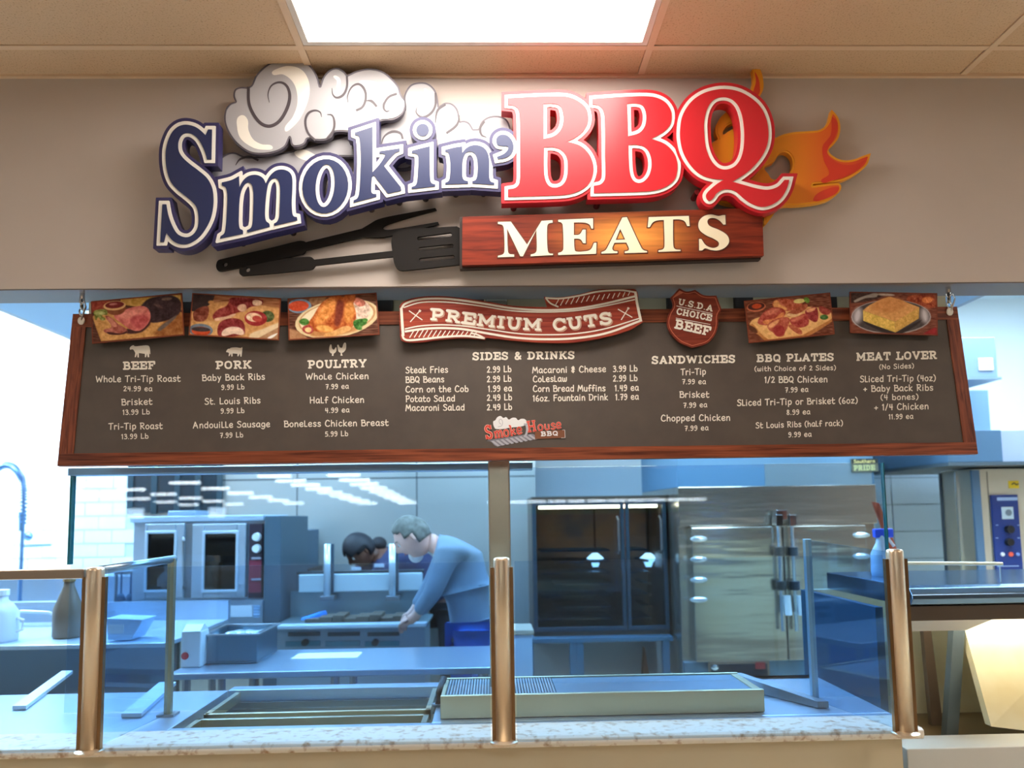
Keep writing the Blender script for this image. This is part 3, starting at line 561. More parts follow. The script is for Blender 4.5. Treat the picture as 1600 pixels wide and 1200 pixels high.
# ---- fonts (pen strokes; cap height 1, baseline 0)
HAND = {
 'A': (.75, '0,0 .3,1 .62,0;.12,.36 .55,.4'), 'B': (.62, '.08,.95 .08,0;~.02,.95 .42,.92 .45,.62 .1,.52;~.1,.52 .55,.48 .52,.05 .05,.02'),
 'C': (.66, '~.58,.85 .3,1 .06,.6 .1,.15 .4,0 .62,.14'), 'D': (.68, '.1,.98 .1,0;~.03,.98 .5,.9 .62,.5 .45,.08 .08,0'),
 'F': (.6, '.1,0 .1,.98 .58,1;.1,.52 .48,.55'), 'H': (.7, '.08,1 .1,0;.6,1 .6,0;.1,.5 .6,.52'), 'L': (.56, '.1,1 .08,.02 .52,.05'),
 'M': (.82, '.02,0 .14,.98 .4,.35 .66,.98 .76,0'), 'N': (.72, '.06,0 .08,.98 .58,.05 .62,1'), 'P': (.6, '.12,1 .1,0;~.04,.98 .5,.95 .5,.55 .1,.46'),
 'Q': (.7, '~.32,1 .08,.75 .08,.3 .3,.06 .56,.25 .58,.75 .32,1;.36,.28 .62,-.08'), 'R': (.66, '.1,1 .1,0;~.02,.98 .5,.93 .48,.6 .1,.5;.2,.48 .6,0'),
 'S': (.6, '~.54,.88 .3,1 .08,.8 .25,.56 .5,.4 .48,.1 .22,0 .03,.12'), 'T': (.62, '0,.95 .62,1;.32,.97 .28,0'), 'W': (.95, '.04,.95 .2,.02 .46,.7 .66,.02 .9,1'),
 'a': (.58, '~.48,.6 .25,.68 .05,.35 .2,.02 .45,.2;.48,.64 .47,.15 .54,0'), 'b': (.56, '.08,1 .08,.02;~.08,.08 .4,.02 .5,.35 .35,.6 .08,.5'),
 'c': (.5, '~.44,.58 .22,.66 .05,.3 .22,0 .46,.12'), 'd': (.6, '.5,1 .5,0;~.5,.5 .25,.66 .06,.35 .2,.02 .5,.14'), 'e': (.55, '~.08,.32 .45,.4 .34,.68 .08,.5 .08,.15 .28,0 .5,.12'),
 'f': (.46, '~.46,.92 .26,1 .18,.75 .18,0;.02,.5 .4,.54'), 'g': (.58, '~.46,.6 .22,.66 .06,.38 .2,.08 .46,.2;~.48,.64 .5,.0 .3,-.3 .05,-.2'),
 'h': (.56, '.08,1 .08,0;~.08,.4 .3,.64 .45,.5 .48,0'), 'i': (.26, '.1,.64 .1,0;.1,.86 .12,.92'), 'k': (.56, '.08,1 .08,0;.46,.66 .1,.3 .5,0'), 'l': (.42, '.06,.95 .06,.03 .38,.03'),
 'n': (.56, '.08,.64 .08,0;~.08,.4 .28,.66 .44,.55 .48,0'), 'o': (.55, '~.26,.66 .06,.45 .1,.1 .3,0 .47,.2 .44,.55 .26,.66'), 'p': (.56, '.08,.64 .08,-.32;~.08,.55 .35,.66 .5,.4 .36,.04 .08,.08'),
 'r': (.44, '.08,.64 .08,0;~.08,.4 .24,.64 .42,.58'), 's': (.48, '~.42,.58 .22,.68 .08,.52 .24,.34 .42,.22 .3,.02 .04,.08'), 't': (.46, '~.14,.95 .12,.2 .24,0 .44,.08;.0,.58 .42,.62'),
 'u': (.56, '~.08,.64 .08,.15 .26,0 .46,.16;.47,.64 .48,0'), 'v': (.5, '.04,.64 .24,0 .46,.64'), 'w': (.72, '~.05,.64 .1,.05 .3,.05 .34,.55;~.34,.55 .4,.05 .58,.05 .64,.66'),
 'y': (.54, '.06,.64 .27,.14;.48,.64 .14,-.32'), 'z': (.5, '.05,.62 .44,.64 .05,.02 .48,.04'), 'O': (.66, '~.3,1 .06,.6 .12,.1 .36,0 .6,.4 .52,.88 .3,1'),
 '0': (.55, '~.26,.95 .06,.6 .1,.1 .3,0 .47,.3 .44,.8 .26,.95'), '1': (.3, '.02,.78 .16,.95 .15,0'), '2': (.52, '~.06,.75 .24,.95 .42,.75 .3,.4 .05,.03;.05,.03 .48,.05'), '3': (.5, '~.06,.85 .28,.95 .4,.75 .18,.52;~.18,.52 .44,.4 .36,.05 .04,.06'),
 '4': (.54, '.12,.9 .08,.42 .48,.44;.4,.9 .38,0'), '5': (.52, '.44,.93 .12,.9 .1,.55;~.1,.52 .4,.52 .42,.12 .05,.04'), '6': (.54, '~.36,.95 .1,.6 .08,.15 .3,0 .46,.2 .34,.45 .1,.35'), '7': (.5, '.04,.9 .44,.93 .2,0;.14,.45 .4,.48'),
 '8': (.54, '~.26,.95 .1,.75 .26,.5 .44,.2 .26,0 .08,.2 .26,.5 .42,.75 .26,.95'), '9': (.52, '~.42,.78 .25,.95 .06,.72 .2,.48 .42,.6;~.42,.82 .42,.3 .2,0 .06,.05'),
 '.': (.22, '.08,0 .08,.05'), '-': (.42, '.04,.36 .36,.38'), '+': (.55, '.05,.36 .48,.38;.27,.6 .26,.12'), '(': (.34, '~.28,1.02 .08,.7 .08,.2 .26,-.12'), ')': (.34, '~.06,1.02 .26,.7 .26,.2 .06,-.12'),
 '&': (.6, '~.5,.5 .2,.55 .12,.8 .34,.92 .42,.7 .1,.3 .2,.05 .45,.2;.3,1 .3,-.05'), '/': (.4, '.02,-.05 .34,1'), ' ': (.34, '')}
SLAB = {   # heavy slab serif: bars (polyline, width); H = serif
 'A': (1.0, ['.16,.09 .5,.92 .84,.09', '.28,.32 .72,.32', '=.0,.09 .36,.09', '=.64,.09 1,.09']), 'B': (.92, ['.24,.09 .24,.91', '.1,.9 .6,.9 .74,.8 .74,.64 .6,.53 .24,.52', '.55,.52 .8,.42 .82,.22 .66,.1 .1,.1']),
 'C': (.9, ['~.8,.72 .6,.9 .3,.86 .14,.5 .3,.14 .6,.1 .82,.26', '=.8,.62 .8,.98']), 'D': (.95, ['.24,.09 .24,.91', '.06,.9 .55,.9 .78,.72 .82,.5 .78,.28 .55,.1 .06,.1']),
 'E': (.88, ['.24,.09 .24,.91', '.04,.9 .8,.9 .8,.66', '.04,.1 .82,.1 .82,.36', '.24,.5 .56,.5', '=.56,.36 .56,.64']), 'F': (.84, ['.24,.09 .24,.91', '.04,.9 .8,.9 .8,.66', '.24,.5 .56,.5', '=.56,.36 .56,.64', '=.04,.09 .46,.09']),
 'H': (1.0, ['.22,.09 .22,.91', '.78,.09 .78,.91', '.22,.5 .78,.5', '=.02,.91 .42,.91', '=.02,.09 .42,.09', '=.58,.91 .98,.91', '=.58,.09 .98,.09']), 'I': (.5, ['.25,.09 .25,.91', '=.02,.91 .48,.91', '=.02,.09 .48,.09']),
 'K': (.98, ['.22,.09 .22,.91', '.78,.88 .34,.46', '.42,.54 .82,.1', '=.02,.91 .42,.91', '=.02,.09 .42,.09', '=.6,.91 .96,.91', '=.64,.09 1.0,.09']), 'L': (.84, ['.24,.09 .24,.91', '=.02,.91 .46,.91', '.02,.1 .78,.1 .78,.4']),
 'M': (1.2, ['.22,.09 .22,.9 .6,.3 .98,.9 .98,.09', '=.02,.91 .3,.91', '=.9,.91 1.18,.91', '=.02,.09 .42,.09', '=.78,.09 1.18,.09']), 'N': (1.05, ['.22,.09 .22,.9 .82,.12 .82,.91', '=.02,.91 .3,.91', '=.02,.09 .42,.09', '=.62,.91 1.02,.91']),
 'O': (.95, ['~.47,.9 .2,.78 .13,.5 .2,.22 .47,.1 .74,.22 .81,.5 .74,.78 .47,.9']), 'P': (.88, ['.24,.09 .24,.91', '.06,.9 .6,.9 .76,.8 .76,.56 .6,.44 .24,.43', '=.04,.09 .46,.09']),
 'Q': (.95, ['~.47,.9 .2,.78 .13,.5 .2,.22 .47,.1 .74,.22 .81,.5 .74,.78 .47,.9', '.46,.3 .86,-.02']), 'R': (.98, ['.24,.09 .24,.91', '.06,.9 .6,.9 .76,.8 .76,.6 .6,.48 .24,.47', '.5,.47 .78,.09', '=.04,.09 .44,.09', '=.66,.09 .98,.09']),
 'S': (.85, ['~.7,.74 .55,.9 .28,.9 .14,.7 .3,.54 .56,.46 .72,.3 .58,.1 .3,.1 .12,.26', '=.72,.66 .72,.96', '=.1,.04 .1,.34']), 'T': (.9, ['.45,.09 .45,.9', '.1,.66 .1,.9 .8,.9 .8,.66', '=.24,.09 .66,.09']),
 'U': (1.0, ['~.22,.9 .22,.4 .32,.14 .5,.09 .68,.14 .78,.4 .78,.9', '=.02,.91 .4,.91', '=.6,.91 .98,.91']), 'V': (1.0, ['.16,.9 .5,.1 .84,.9', '=0,.91 .36,.91', '=.64,.91 1,.91']),
 'W': (1.35, ['.16,.9 .4,.12 .67,.8 .95,.12 1.19,.9', '=0,.91 .36,.91', '=1.0,.91 1.35,.91']), 'Y': (.96, ['.14,.9 .48,.46 .82,.9', '.48,.46 .48,.09', '=0,.91 .34,.91', '=.62,.91 .96,.91', '=.28,.09 .68,.09']),
 '.': (.3, ['.14,.06 .14,.16']), '&': (.95, ['~.8,.1 .3,.62 .3,.84 .5,.9 .6,.74 .2,.36 .2,.14 .5,.08 .8,.46']), ' ': (.5, [])}
def poly(s):
    sm_ = s[0] == '~'; 
    if s[0] in '~=': s = s[1:]
    p = [tuple(float(v) for v in q.split(',')) for q in s.split()]
    return smooth(p, 5, False) if sm_ and len(p) > 2 else p
def stroke_faces(V, Fc, P, w, cap=True, sides=6):
    """flat stroke: quads plus joint polygons, P in 2D px; returns nothing"""
    n = len(P)
    for i in range(n-1):
        a, b = np.array(P[i]), np.array(P[i+1]); t = b-a; L = np.linalg.norm(t)
        if L < 1e-6: continue
        t /= L; nn = np.array((-t[1], t[0]))*w/2; k = len(V)
        V += [tuple(a+nn), tuple(b+nn), tuple(b-nn), tuple(a-nn)]; Fc.append((k, k+1, k+2, k+3))
    for i in range(n):
        if not cap and i in (0, n-1): continue
        k = len(V); V += [(P[i][0]+math.cos(2*math.pi*q/sides)*w/2, P[i][1]+math.sin(2*math.pi*q/sides)*w/2) for q in range(sides)]; Fc.append(tuple(range(k, k+sides)))
def textlen(s, font, sp): return sum(font[c][0]+sp for c in s)-sp
def text(s, xa, ya, xb, yb, cap, m, parent, name, font='hand', off=.0012, w=None, curve=None, place=None, slant=0.0, sp=None):
    """letters between baseline ends (xa,ya)-(xb,yb) in px, cap height px; curve(u)->(x,y,angle)"""
    fn = HAND if font == 'hand' else SLAB; sp = (.12 if font == 'hand' else .1) if sp is None else sp
    L = textlen(s, fn, sp); sx = math.hypot(xb-xa, yb-ya)/L; an = math.atan2(yb-ya, xb-xa); V = []; Fc = []; u = 0
    w = w if w else cap*(.17 if font == 'hand' else .215)
    for c in s:
        adv, st = fn[c]; st = [q for q in st.split(';') if q] if isinstance(st, str) else st
        if curve: ox, oy, a2 = curve((u+adv/2)/L); ca, sa = math.cos(a2), math.sin(a2)
        else: ca, sa = math.cos(an), math.sin(an)
        for q in st:
            P = []
            for x, y in poly(q):
                gx_ = ((x-adv/2) if curve else (u+x))*sx + y*cap*slant; gy_ = -y*cap
                P.append(((ox if curve else xa)+gx_*ca-gy_*sa, (oy if curve else ya)+gx_*sa+gy_*ca))
            stroke_faces(V, Fc, P, w*(.82 if q[0] == '=' else 1), cap=(font == 'hand') or len(P) > 2)
        u += adv+sp
    pl = place or (lambda x, y: bp(x, y, off))
    lift = [0.0]*len(V)                      # overlapping strokes lie a hair apart, like layered paint
    for k, f_ in enumerate(Fc):
        for i in f_: lift[i] = 1.2e-5*(k % 30)
    me = bpy.data.meshes.new(name); me.from_pydata([tuple(pl(*v)+(PN*lift[i] if place is None else Vector((0, -lift[i], 0)))) for i, v in enumerate(V)], [], Fc)
    return link(name, me, m, parent)
ink = mat('chalk_ink', (236,228,214), .6)
MENU = [('Whole Tri-Tip Roast',150,597,282,596,11),('24.99 ea',193,611,238,611,9),('Brisket',190,633,238,632,11),('13.99 Lb',192,648,234,647,9),('Tri-Tip Roast',170,671,254,670,11),('13.99 Lb',190,686,232,685,9),
 ('Baby Back Ribs',316,595,414,593,11),('9.99 Lb',346,609,382,608,9),('St. Louis Ribs',320,632,407,630,11),('9.99 Lb',345,646,382,645,9),('Andouille Sausage',302,669,422,667,11),('7.99 Lb',344,684,380,683,9),
 ('Whole Chicken',478,593,576,592,11),('7.99 ea',509,608,545,607,9),('Half Chicken',484,630,569,629,11),('4.99 ea',508,645,546,644,9),('Boneless Chicken Breast',444,667,607,665,11),('5.99 Lb',508,682,544,681,9),
 ('Steak Fries',634,583,700,582,11),('BBQ Beans',634,598,694,597,11),('Corn on the Cob',634,613,732,612,11),('Potato Salad',634,628,711,627,11),('Macaroni Salad',634,642,726,641,11),
 ('2.99 Lb',761,582,799,581,11),('2.99 Lb',761,597,799,596,11),('1.99 ea',763,612,800,611,11),('2.49 Lb',761,626,800,625,11),('2.49 Lb',761,641,800,640,11),
 ('Macaroni & Cheese',832,583,947,581,11),('Coleslaw',833,597,886,596,11),('Corn Bread Muffins',833,612,946,611,11),('16oz. Fountain Drink',833,627,950,625,11),
 ('3.99 Lb',958,581,996,580,11),('2.99 Lb',958,596,996,595,11),('1.49 ea',961,611,998,610,11),('1.79 ea',962,625,998,624,11),
 ('Tri-Tip',1064,586,1103,585,11),('7.99 ea',1066,600,1103,600,9),('Brisket',1062,621,1108,621,11),('7.99 ea',1068,637,1105,636,9),('Chopped Chicken',1033,658,1141,657,11),('7.99 ea',1070,673,1107,672,9),
 ('(with Choice of 2 Sides)',1179,580,1306,578,8.5),('1/2 BBQ Chicken',1195,598,1293,597,11),('7.99 ea',1227,613,1263,612,9),('Sliced Tri-Tip or Brisket (6oz)',1152,634,1340,630,11),('8.99 ea',1229,648,1266,647,9),('St Louis Ribs (half rack)',1181,669,1317,665,10),('9.99 ea',1232,683,1268,682,9),
 ('(No Sides)',1374,577,1428,575,8.5),('Sliced Tri-Tip (4oz)',1344,597,1462,595,11),('+ Baby Back Ribs',1349,612,1458,610,11),('(4 bones)',1376,625,1435,624,10),('+ 1/4 Chicken',1366,641,1451,639,11),('11.99 ea',1389,655,1427,654,9)]
for s, xa_, ya, xb_, yb, cp in MENU:
    text(s, xa_, ya, xb_, yb, cp*.86, ink, mbd, 'menu_text')
for s, xa_, ya, xb_, yb, cp in [('BEEF',192,578,242,577,13),('PORK',337,577,393,576,13),('POULTRY',481,576,573,574,13),('SIDES & DRINKS',738,563,898,561,12.5),('SANDWICHES',1018,569,1149,567,12.5),('BBQ PLATES',1182,566,1303,564,12.5),('MEAT LOVER',1338,564,1464,561,13)]:
    text(s, xa_, ya, xb_, yb, cp, ink, mbd, 'menu_heading', 'slab')
# ---- animal icons
zA = lambda p: smooth(zc(p, 130, 440, 3.404), 3)
def icon(name, lps, label): 
    for l in lps: bslabpart(name, [zA(l)], .0012, 0, ink, mbd, label)
icon('cow_icon', [[(248,352),(258,341,1),(268,338,1),(275,344),(310,341),(345,340),(354,352),(357,385,1),(353,386,1),(350,366,1),(351,402,1),(343,402,1),(340,382,1),(334,402,1),(328,402,1),(328,384,1),(296,380,1),(296,403,1),(289,403,1),(287,383,1),(280,402,1),(274,402,1),(277,380,1),(268,364),(260,360),(250,362)]], 'white cow silhouette')
icon('pig_icon', [[(762,368),(770,358),(780,356),(785,352),(815,350),(838,353),(845,348,1),(847,354,1),(845,375,1),(842,399,1),(836,399,1),(834,382,1),(826,397,1),(820,397,1),(820,384,1),(795,382,1),(794,398,1),(788,398,1),(786,382,1),(778,396,1),(773,396,1),(776,380,1),(768,376),(761,375)]], 'white pig silhouette')
icon('hen_icon', [[(1312,340),(1318,334),(1322,344),(1324,356),(1334,362),(1342,350),(1347,350),(1345,372),(1332,384,1),(1331,395,1),(1322,395,1),(1324,384,1),(1312,376),(1308,360)]], 'white hen silhouette')
icon('rooster_icon', [[(1351,338),(1358,336),(1364,348),(1376,352),(1384,332),(1394,324),(1399,340),(1396,362),(1384,376),(1376,380,1),(1380,394,1),(1368,394,1),(1370,380,1),(1358,372),(1354,356)]], 'white rooster silhouette')
# ---- food photo cards painted as vertex colours
cardm = vcol('card_print'); cardedge = mat('card_edge', (96,46,28), .5)
def fnoise(X, Y, s, seed):
    r = np.random.default_rng(seed); g = r.random((48, 48)); u = X/s % 47; v = Y/s % 47; i = u.astype(int); j = v.astype(int); fu = u-i; fv = v-j
    i2 = (i+1) % 48; j2 = (j+1) % 48
    return (g[j, i]*(1-fu)*(1-fv)+g[j, i2]*fu*(1-fv)+g[j2, i]*(1-fu)*fv+g[j2, i2]*fu*fv)-.5
def card(corners, zo, items, bg, label, NX=168, NY=84):
    TLc, TRc, BRc, BLc = [np.array(c, float) for c in corners]; ox, oy, f = zo
    V = []; Fc = []; XY = []
    for j in range(NY+1):
        for i in range(NX+1):
            u, v = i/NX, j/NY; p = (TLc*(1-u)+TRc*u)*(1-v)+(BLc*(1-u)+BRc*u)*v; XY.append(p); V.append(tuple(bp(ox+p[0]/f, oy+p[1]/f, .0315)))
    for j in range(NY):
        for i in range(NX): a = j*(NX+1)+i; Fc.append((a, a+1, a+NX+2, a+NX+1))
    XY = np.array(XY); X, Y = XY[:, 0], XY[:, 1]
    C = np.ones((len(X), 3))*np.array(bg[0])+(fnoise(X*.35, Y*2.2, 9, 3)[:, None]*bg[1])
    for k, it in enumerate(items):
        shp, rgb, nz, soft = it[0], it[1], it[2], it[3]
        l = circle(*shp[1:]) if shp[0] == 'e' else smooth(shp, 4)
        xs = [p[0] for p in l]; ys = [p[1] for p in l]; sel = (X > min(xs)-soft-2) & (X < max(xs)+soft+2) & (Y > min(ys)-soft-2) & (Y < max(ys)+soft+2)
        if not sel.any(): continue
        d = sdf(X[sel][None], Y[sel][None], [l], False)[0]; a = np.clip(.5-d/max(soft, .8), 0, 1)[:, None]
        n = (fnoise(X[sel], Y[sel], 7, k+5)*.6+fnoise(X[sel], Y[sel], 17, k+50)*.7)[:, None]
        shade = 1+.0*d[:, None]
        C[sel] = C[sel]*(1-a)+a*np.clip((np.array(rgb)+n*nz)*shade, 0, 255)
    e = np.minimum(np.minimum(np.arange(NX+1)[None]*1.0, NX-np.arange(NX+1)[None])+np.zeros((NY+1, 1)), np.minimum(np.arange(NY+1)[:, None], NY-np.arange(NY+1)[:, None])).ravel()
    C[e < 3] = C[e < 3]*.25+np.array((120,52,30))*.75
    C = np.clip(C, 0, 255)/255; Cl = np.where(C <= .04045, C/12.92, ((C+.055)/1.055)**2.4)
    me = bpy.data.meshes.new('food_photo'); me.from_pydata(V, [], Fc)
    at_ = me.color_attributes.new('print', 'FLOAT_COLOR', 'POINT'); at_.data.foreach_set('color', np.concatenate([Cl, np.ones((len(Cl), 1))], 1).ravel())
    lp = [(ox+c[0]/f, oy+c[1]/f) for c in (TLc, TRc, BRc, BLc)]
    cd = bslabpart('photo_card', [lp], .031, .006, cardedge, mbd, label)
    link('food_photo', me, cardm, cd)
    c_ = (sum(p[0] for p in lp)/4, sum(p[1] for p in lp)/4)
    a = bp(c_[0], c_[1]+8, .025); b = bp(c_[0], c_[1]+8, 0.0); MB().tube([a, b], .012, 8).build('spacer', black, cd)
zoA = (130, 440, 3.404); zoB = (1160, 450, 5.0)
E_ = lambda *a: ('e',)+a
card([(40,105),(525,60),(538,285),(47,330)], zoA, [
 ([(42,105,1),(140,96,1),(150,150),(42,165,1)], (140,50,32), 60, 6), ([(200,92,1),(525,70,1),(530,150,1),(380,140),(200,120)], (196,150,70), 60, 6),
 ([(55,182),(130,165),(360,150),(480,150),(528,165,1),(536,278,1),(95,318,1),(60,220)], (206,152,88), 60, 5), ([(430,160),(500,150),(532,200,1),(535,275,1),(380,285),(430,220)], (150,92,44), 50, 20),
 ([(300,160),(335,100),(400,78),(470,74),(515,100),(520,150),(500,180),(440,208),(350,215)], (52,32,36), 46, 7), (E_(445,92,28,8,-.1,16), (120,96,84), 40, 8), (E_(400,130,26,8,.4,16), (88,60,60), 40, 8),
 ([(395,255),(440,215),(495,180),(490,195),(410,262)], (108,92,84), 20, 5), ([(225,262),(300,272),(350,235),(360,205),(345,200),(300,250)], (60,24,24), 20, 8),
 ([(163,182),(200,158),(262,136),(320,130),(350,150),(358,195),(335,235),(298,262),(250,254),(205,222)], (208,112,104), 60, 4), ([(190,178),(260,150),(330,145),(300,170),(230,200)], (226,140,126), 50, 14), ([(250,200),(330,180),(345,210),(300,250)], (190,84,84), 50, 14),
 ([(118,185),(150,192),(185,225),(236,262),(205,280),(130,276),(108,258),(150,240)], (168,92,78), 70, 4), ([(125,268),(200,276),(235,266),(200,282),(140,281)], (70,26,24), 20, 4), ([(130,190),(150,198),(180,235),(160,240)], (205,130,110), 40, 5),
 ([(112,132),(170,142),(225,132),(212,165),(170,178),(130,165)], (128,66,34), 30, 4), (E_(167,128,60,25,-.08), (222,176,118), 30, 3), (E_(167,124,50,18,-.08), (112,24,22), 30, 4), (E_(160,120,22,6,-.1,16), (190,120,110), 30, 6),
 ([(55,160),(85,148),(122,150),(128,175),(100,180),(118,200),(95,205),(80,190),(68,205),(60,182)], (128,134,62), 110, 5), ([(60,168),(95,158),(115,170),(80,175)], (186,190,120), 80, 6)],
 ((84,44,28), 60), 'photo card of sliced roast beef')
card([(580,60),(1052,88),(1040,312),(560,285)], zoA, [
 ([(570,150,1),(700,110),(900,120),(1050,140,1),(1042,305,1),(560,285,1)], (206,150,92), 50, 14), ([(640,215),(760,230),(700,280),(600,230)], (220,172,112), 40, 14),
 ([(582,64,1),(700,70,1),(690,100),(655,135),(600,158),(572,150)], (50,34,34), 20, 5), ([(590,158),(660,130),(668,165),(650,205),(610,212),(588,200)], (128,62,44), 70, 6), (E_(680,110,16,10,0,16), (200,140,80), 20, 6),
 ([(688,185),(715,150),(760,130),(790,95),(850,110),(868,150),(820,165),(770,192),(705,206)], (138,48,42), 70, 4), ([(700,196),(760,185),(810,170),(800,186),(740,205),(702,208)], (226,182,150), 40, 4),
 ([(775,95),(830,84),(905,90),(955,100),(950,122),(890,135),(860,150),(800,130)], (126,40,38), 80, 4), ([(905,100),(948,104),(946,124),(905,124)], (226,190,160), 60, 4), ([(820,135),(858,120),(868,150),(840,160)], (215,170,140), 50, 5),
 (E_(980,185,36,30,0), (70,82,40), 90, 6), (E_(918,196,60,40,.05), (152,40,42), 40, 3), (E_(908,190,42,24,.1), (236,196,160), 60, 4), (E_(925,198,26,16,.2), (176,64,52), 40, 4), (E_(880,190,10,8,0,12), (250,230,205), 10, 4),
 ([(715,280),(722,225),(760,200),(815,196),(848,212),(860,245),(852,282),(735,290)], (132,42,42), 70, 4), ([(738,268),(765,246),(805,240),(845,252),(852,282),(800,278),(742,290)], (238,206,182), 40, 4),
 ([(880,298),(960,250),(1045,215,1),(1042,300,1),(970,306)], (226,200,160), 20, 8), ([(920,306,1),(1044,240,1),(1040,312,1)], (176,132,96), 30, 4), ([(980,300),(1020,278),(1034,276),(1000,302)], (244,240,232), 5, 3),
 (E_(626,258,64,34,.06), (112,122,136), 30, 3), (E_(626,264,50,24,.06), (196,78,40), 40, 3), (E_(626,254,50,12,.06), (66,52,52), 20, 5)],
 ((150,92,56), 60), 'photo card of pork ribs on a board')
card([(1087,90),(1560,58),(1577,282),(1092,312)], zoA, [
 ([(1090,250,1),(1140,262),(1200,305,1),(1092,312,1)], (176,128,90), 40, 8), ([(1240,70,1),(1300,66,1),(1280,110),(1235,130),(1200,100)], (150,106,70), 50, 8),
 (E_(1150,130,64,38,-.05), (112,136,160), 40, 3), (E_(1146,130,54,28,-.05), (196,72,38), 50, 3), (E_(1350,196,226,100,-.18), (226,204,158), 20, 3), (E_(1350,192,208,88,-.18), (196,150,104), 20, 3), (E_(1348,192,198,82,-.18), (240,222,188), 20, 3),
 ([(1200,270),(1300,290),(1450,262),(1470,240),(1300,250)], (190,130,76), 30, 14),
 ([(1430,100),(1480,95),(1525,130),(1520,180),(1470,205),(1430,180)], (226,196,176), 120, 6), ([(1440,90),(1480,92),(1500,120),(1460,130)], (206,120,100), 120, 6),
 ([(1190,235),(1225,180),(1262,120),(1300,90),(1350,72),(1385,82),(1395,66,1),(1440,62),(1448,90),(1436,120),(1450,160),(1448,210),(1420,250),(1350,272),(1260,268),(1205,255)], (190,98,42), 90, 4),
 ([(1290,105),(1330,90),(1350,130),(1300,200),(1250,230),(1230,210)], (222,140,66), 80, 18), ([(1355,100),(1385,110),(1375,200),(1345,240),(1340,180)], (120,46,24), 40, 14), ([(1395,120),(1430,110),(1440,180),(1400,220)], (214,136,62), 70, 14), ([(1240,240),(1300,235),(1330,262),(1270,266)], (236,170,90), 50, 10),
 ([(1280,285),(1330,262),(1400,235),(1425,250),(1380,275),(1310,296)], (220,164,100), 50, 4), ([(1150,208),(1180,196),(1202,214),(1185,232),(1158,226)], (74,124,48), 80, 5), ([(1170,240),(1205,232),(1225,262),(1200,278),(1168,262)], (176,70,66), 90, 5), ([(1180,250),(1210,246),(1208,268),(1186,268)], (240,200,140), 40, 4),
 ([(1436,215),(1460,200),(1500,200),(1508,222),(1484,238),(1480,256),(1450,250)], (58,112,40), 90, 5), (E_(1500,205,14,10,0,12), (70,130,50), 60, 4)],
 ((96,56,38), 70), 'photo card of a whole roast chicken on a platter')
card([(12,100),(685,35),(722,360),(52,430)], zoB, [
 (E_(108,148,74,38,-.1), (196,110,76), 30, 4), (E_(108,143,66,30,-.1), (72,34,28), 20, 4), (E_(112,142,38,20,-.1), (196,74,34), 30, 6),
 ([(56,280),(180,215),(420,150),(640,160),(700,200),(704,235),(470,368),(200,402),(150,360)], (228,176,112), 40, 4), ([(60,285),(150,362),(204,402,1),(470,368,1),(704,238,1),(700,262),(480,388),(210,424),(140,380)], (186,122,66), 40, 4), ([(54,290),(120,345),(60,330)], (90,50,30), 20, 6),
 ([(232,130),(262,92),(330,84),(420,95),(470,120),(440,160),(350,180),(270,165)], (176,84,56), 80, 5), ([(240,120),(270,95),(300,130),(350,165),(300,168),(250,150)], (226,160,96), 60, 10), (E_(445,102,46,18,-.1), (222,206,130), 40, 5), ([(480,82),(512,76),(524,108),(500,116)], (100,140,50), 60, 5),
 ([(345,205),(400,170),(470,130),(506,128),(500,160),(430,205),(370,226)], (160,78,50), 60, 5), ([(345,205),(420,205),(470,190),(400,225)], (232,190,140), 40, 6),
 ([(118,268),(150,210),(200,165),(262,150),(320,165),(338,200),(290,250),(200,290),(135,284)], (170,72,58), 70, 5), ([(160,262),(250,240),(320,190),(300,250),(210,288)], (222,140,84), 60, 10), ([(170,200),(240,165),(290,170),(220,210)], (206,116,92), 50, 12),
 ([(600,145),(640,150),(690,185),(660,210),(610,190)], (150,60,48), 60, 5), ([(490,180),(520,160),(570,148),(590,180),(582,262),(530,250),(500,215)], (150,52,52), 70, 5), ([(500,172),(570,152),(560,175),(510,190)], (226,160,116), 40, 6),
 ([(372,245),(430,225),(490,200),(518,240),(510,290),(440,310),(390,290)], (166,62,54), 70, 5), ([(380,250),(480,210),(470,235),(400,265)], (206,112,88), 50, 10),
 ([(195,295),(240,250),(310,230),(365,235),(360,290),(330,350),(320,375),(270,378),(236,345),(210,330)], (180,88,66), 60, 5), ([(240,320),(280,290),(325,310),(325,360),(270,375)], (156,50,46), 40, 8), ([(200,300),(250,260),(290,250),(230,310)], (226,160,110), 50, 10),
 ([(362,290),(400,290),(460,330),(462,362),(420,350),(380,320)], (178,90,62), 60, 5), (E_(638,228,32,20,0), (64,104,44), 70, 5)],
 ((112,60,40), 70), 'photo card of barbecued chicken pieces')
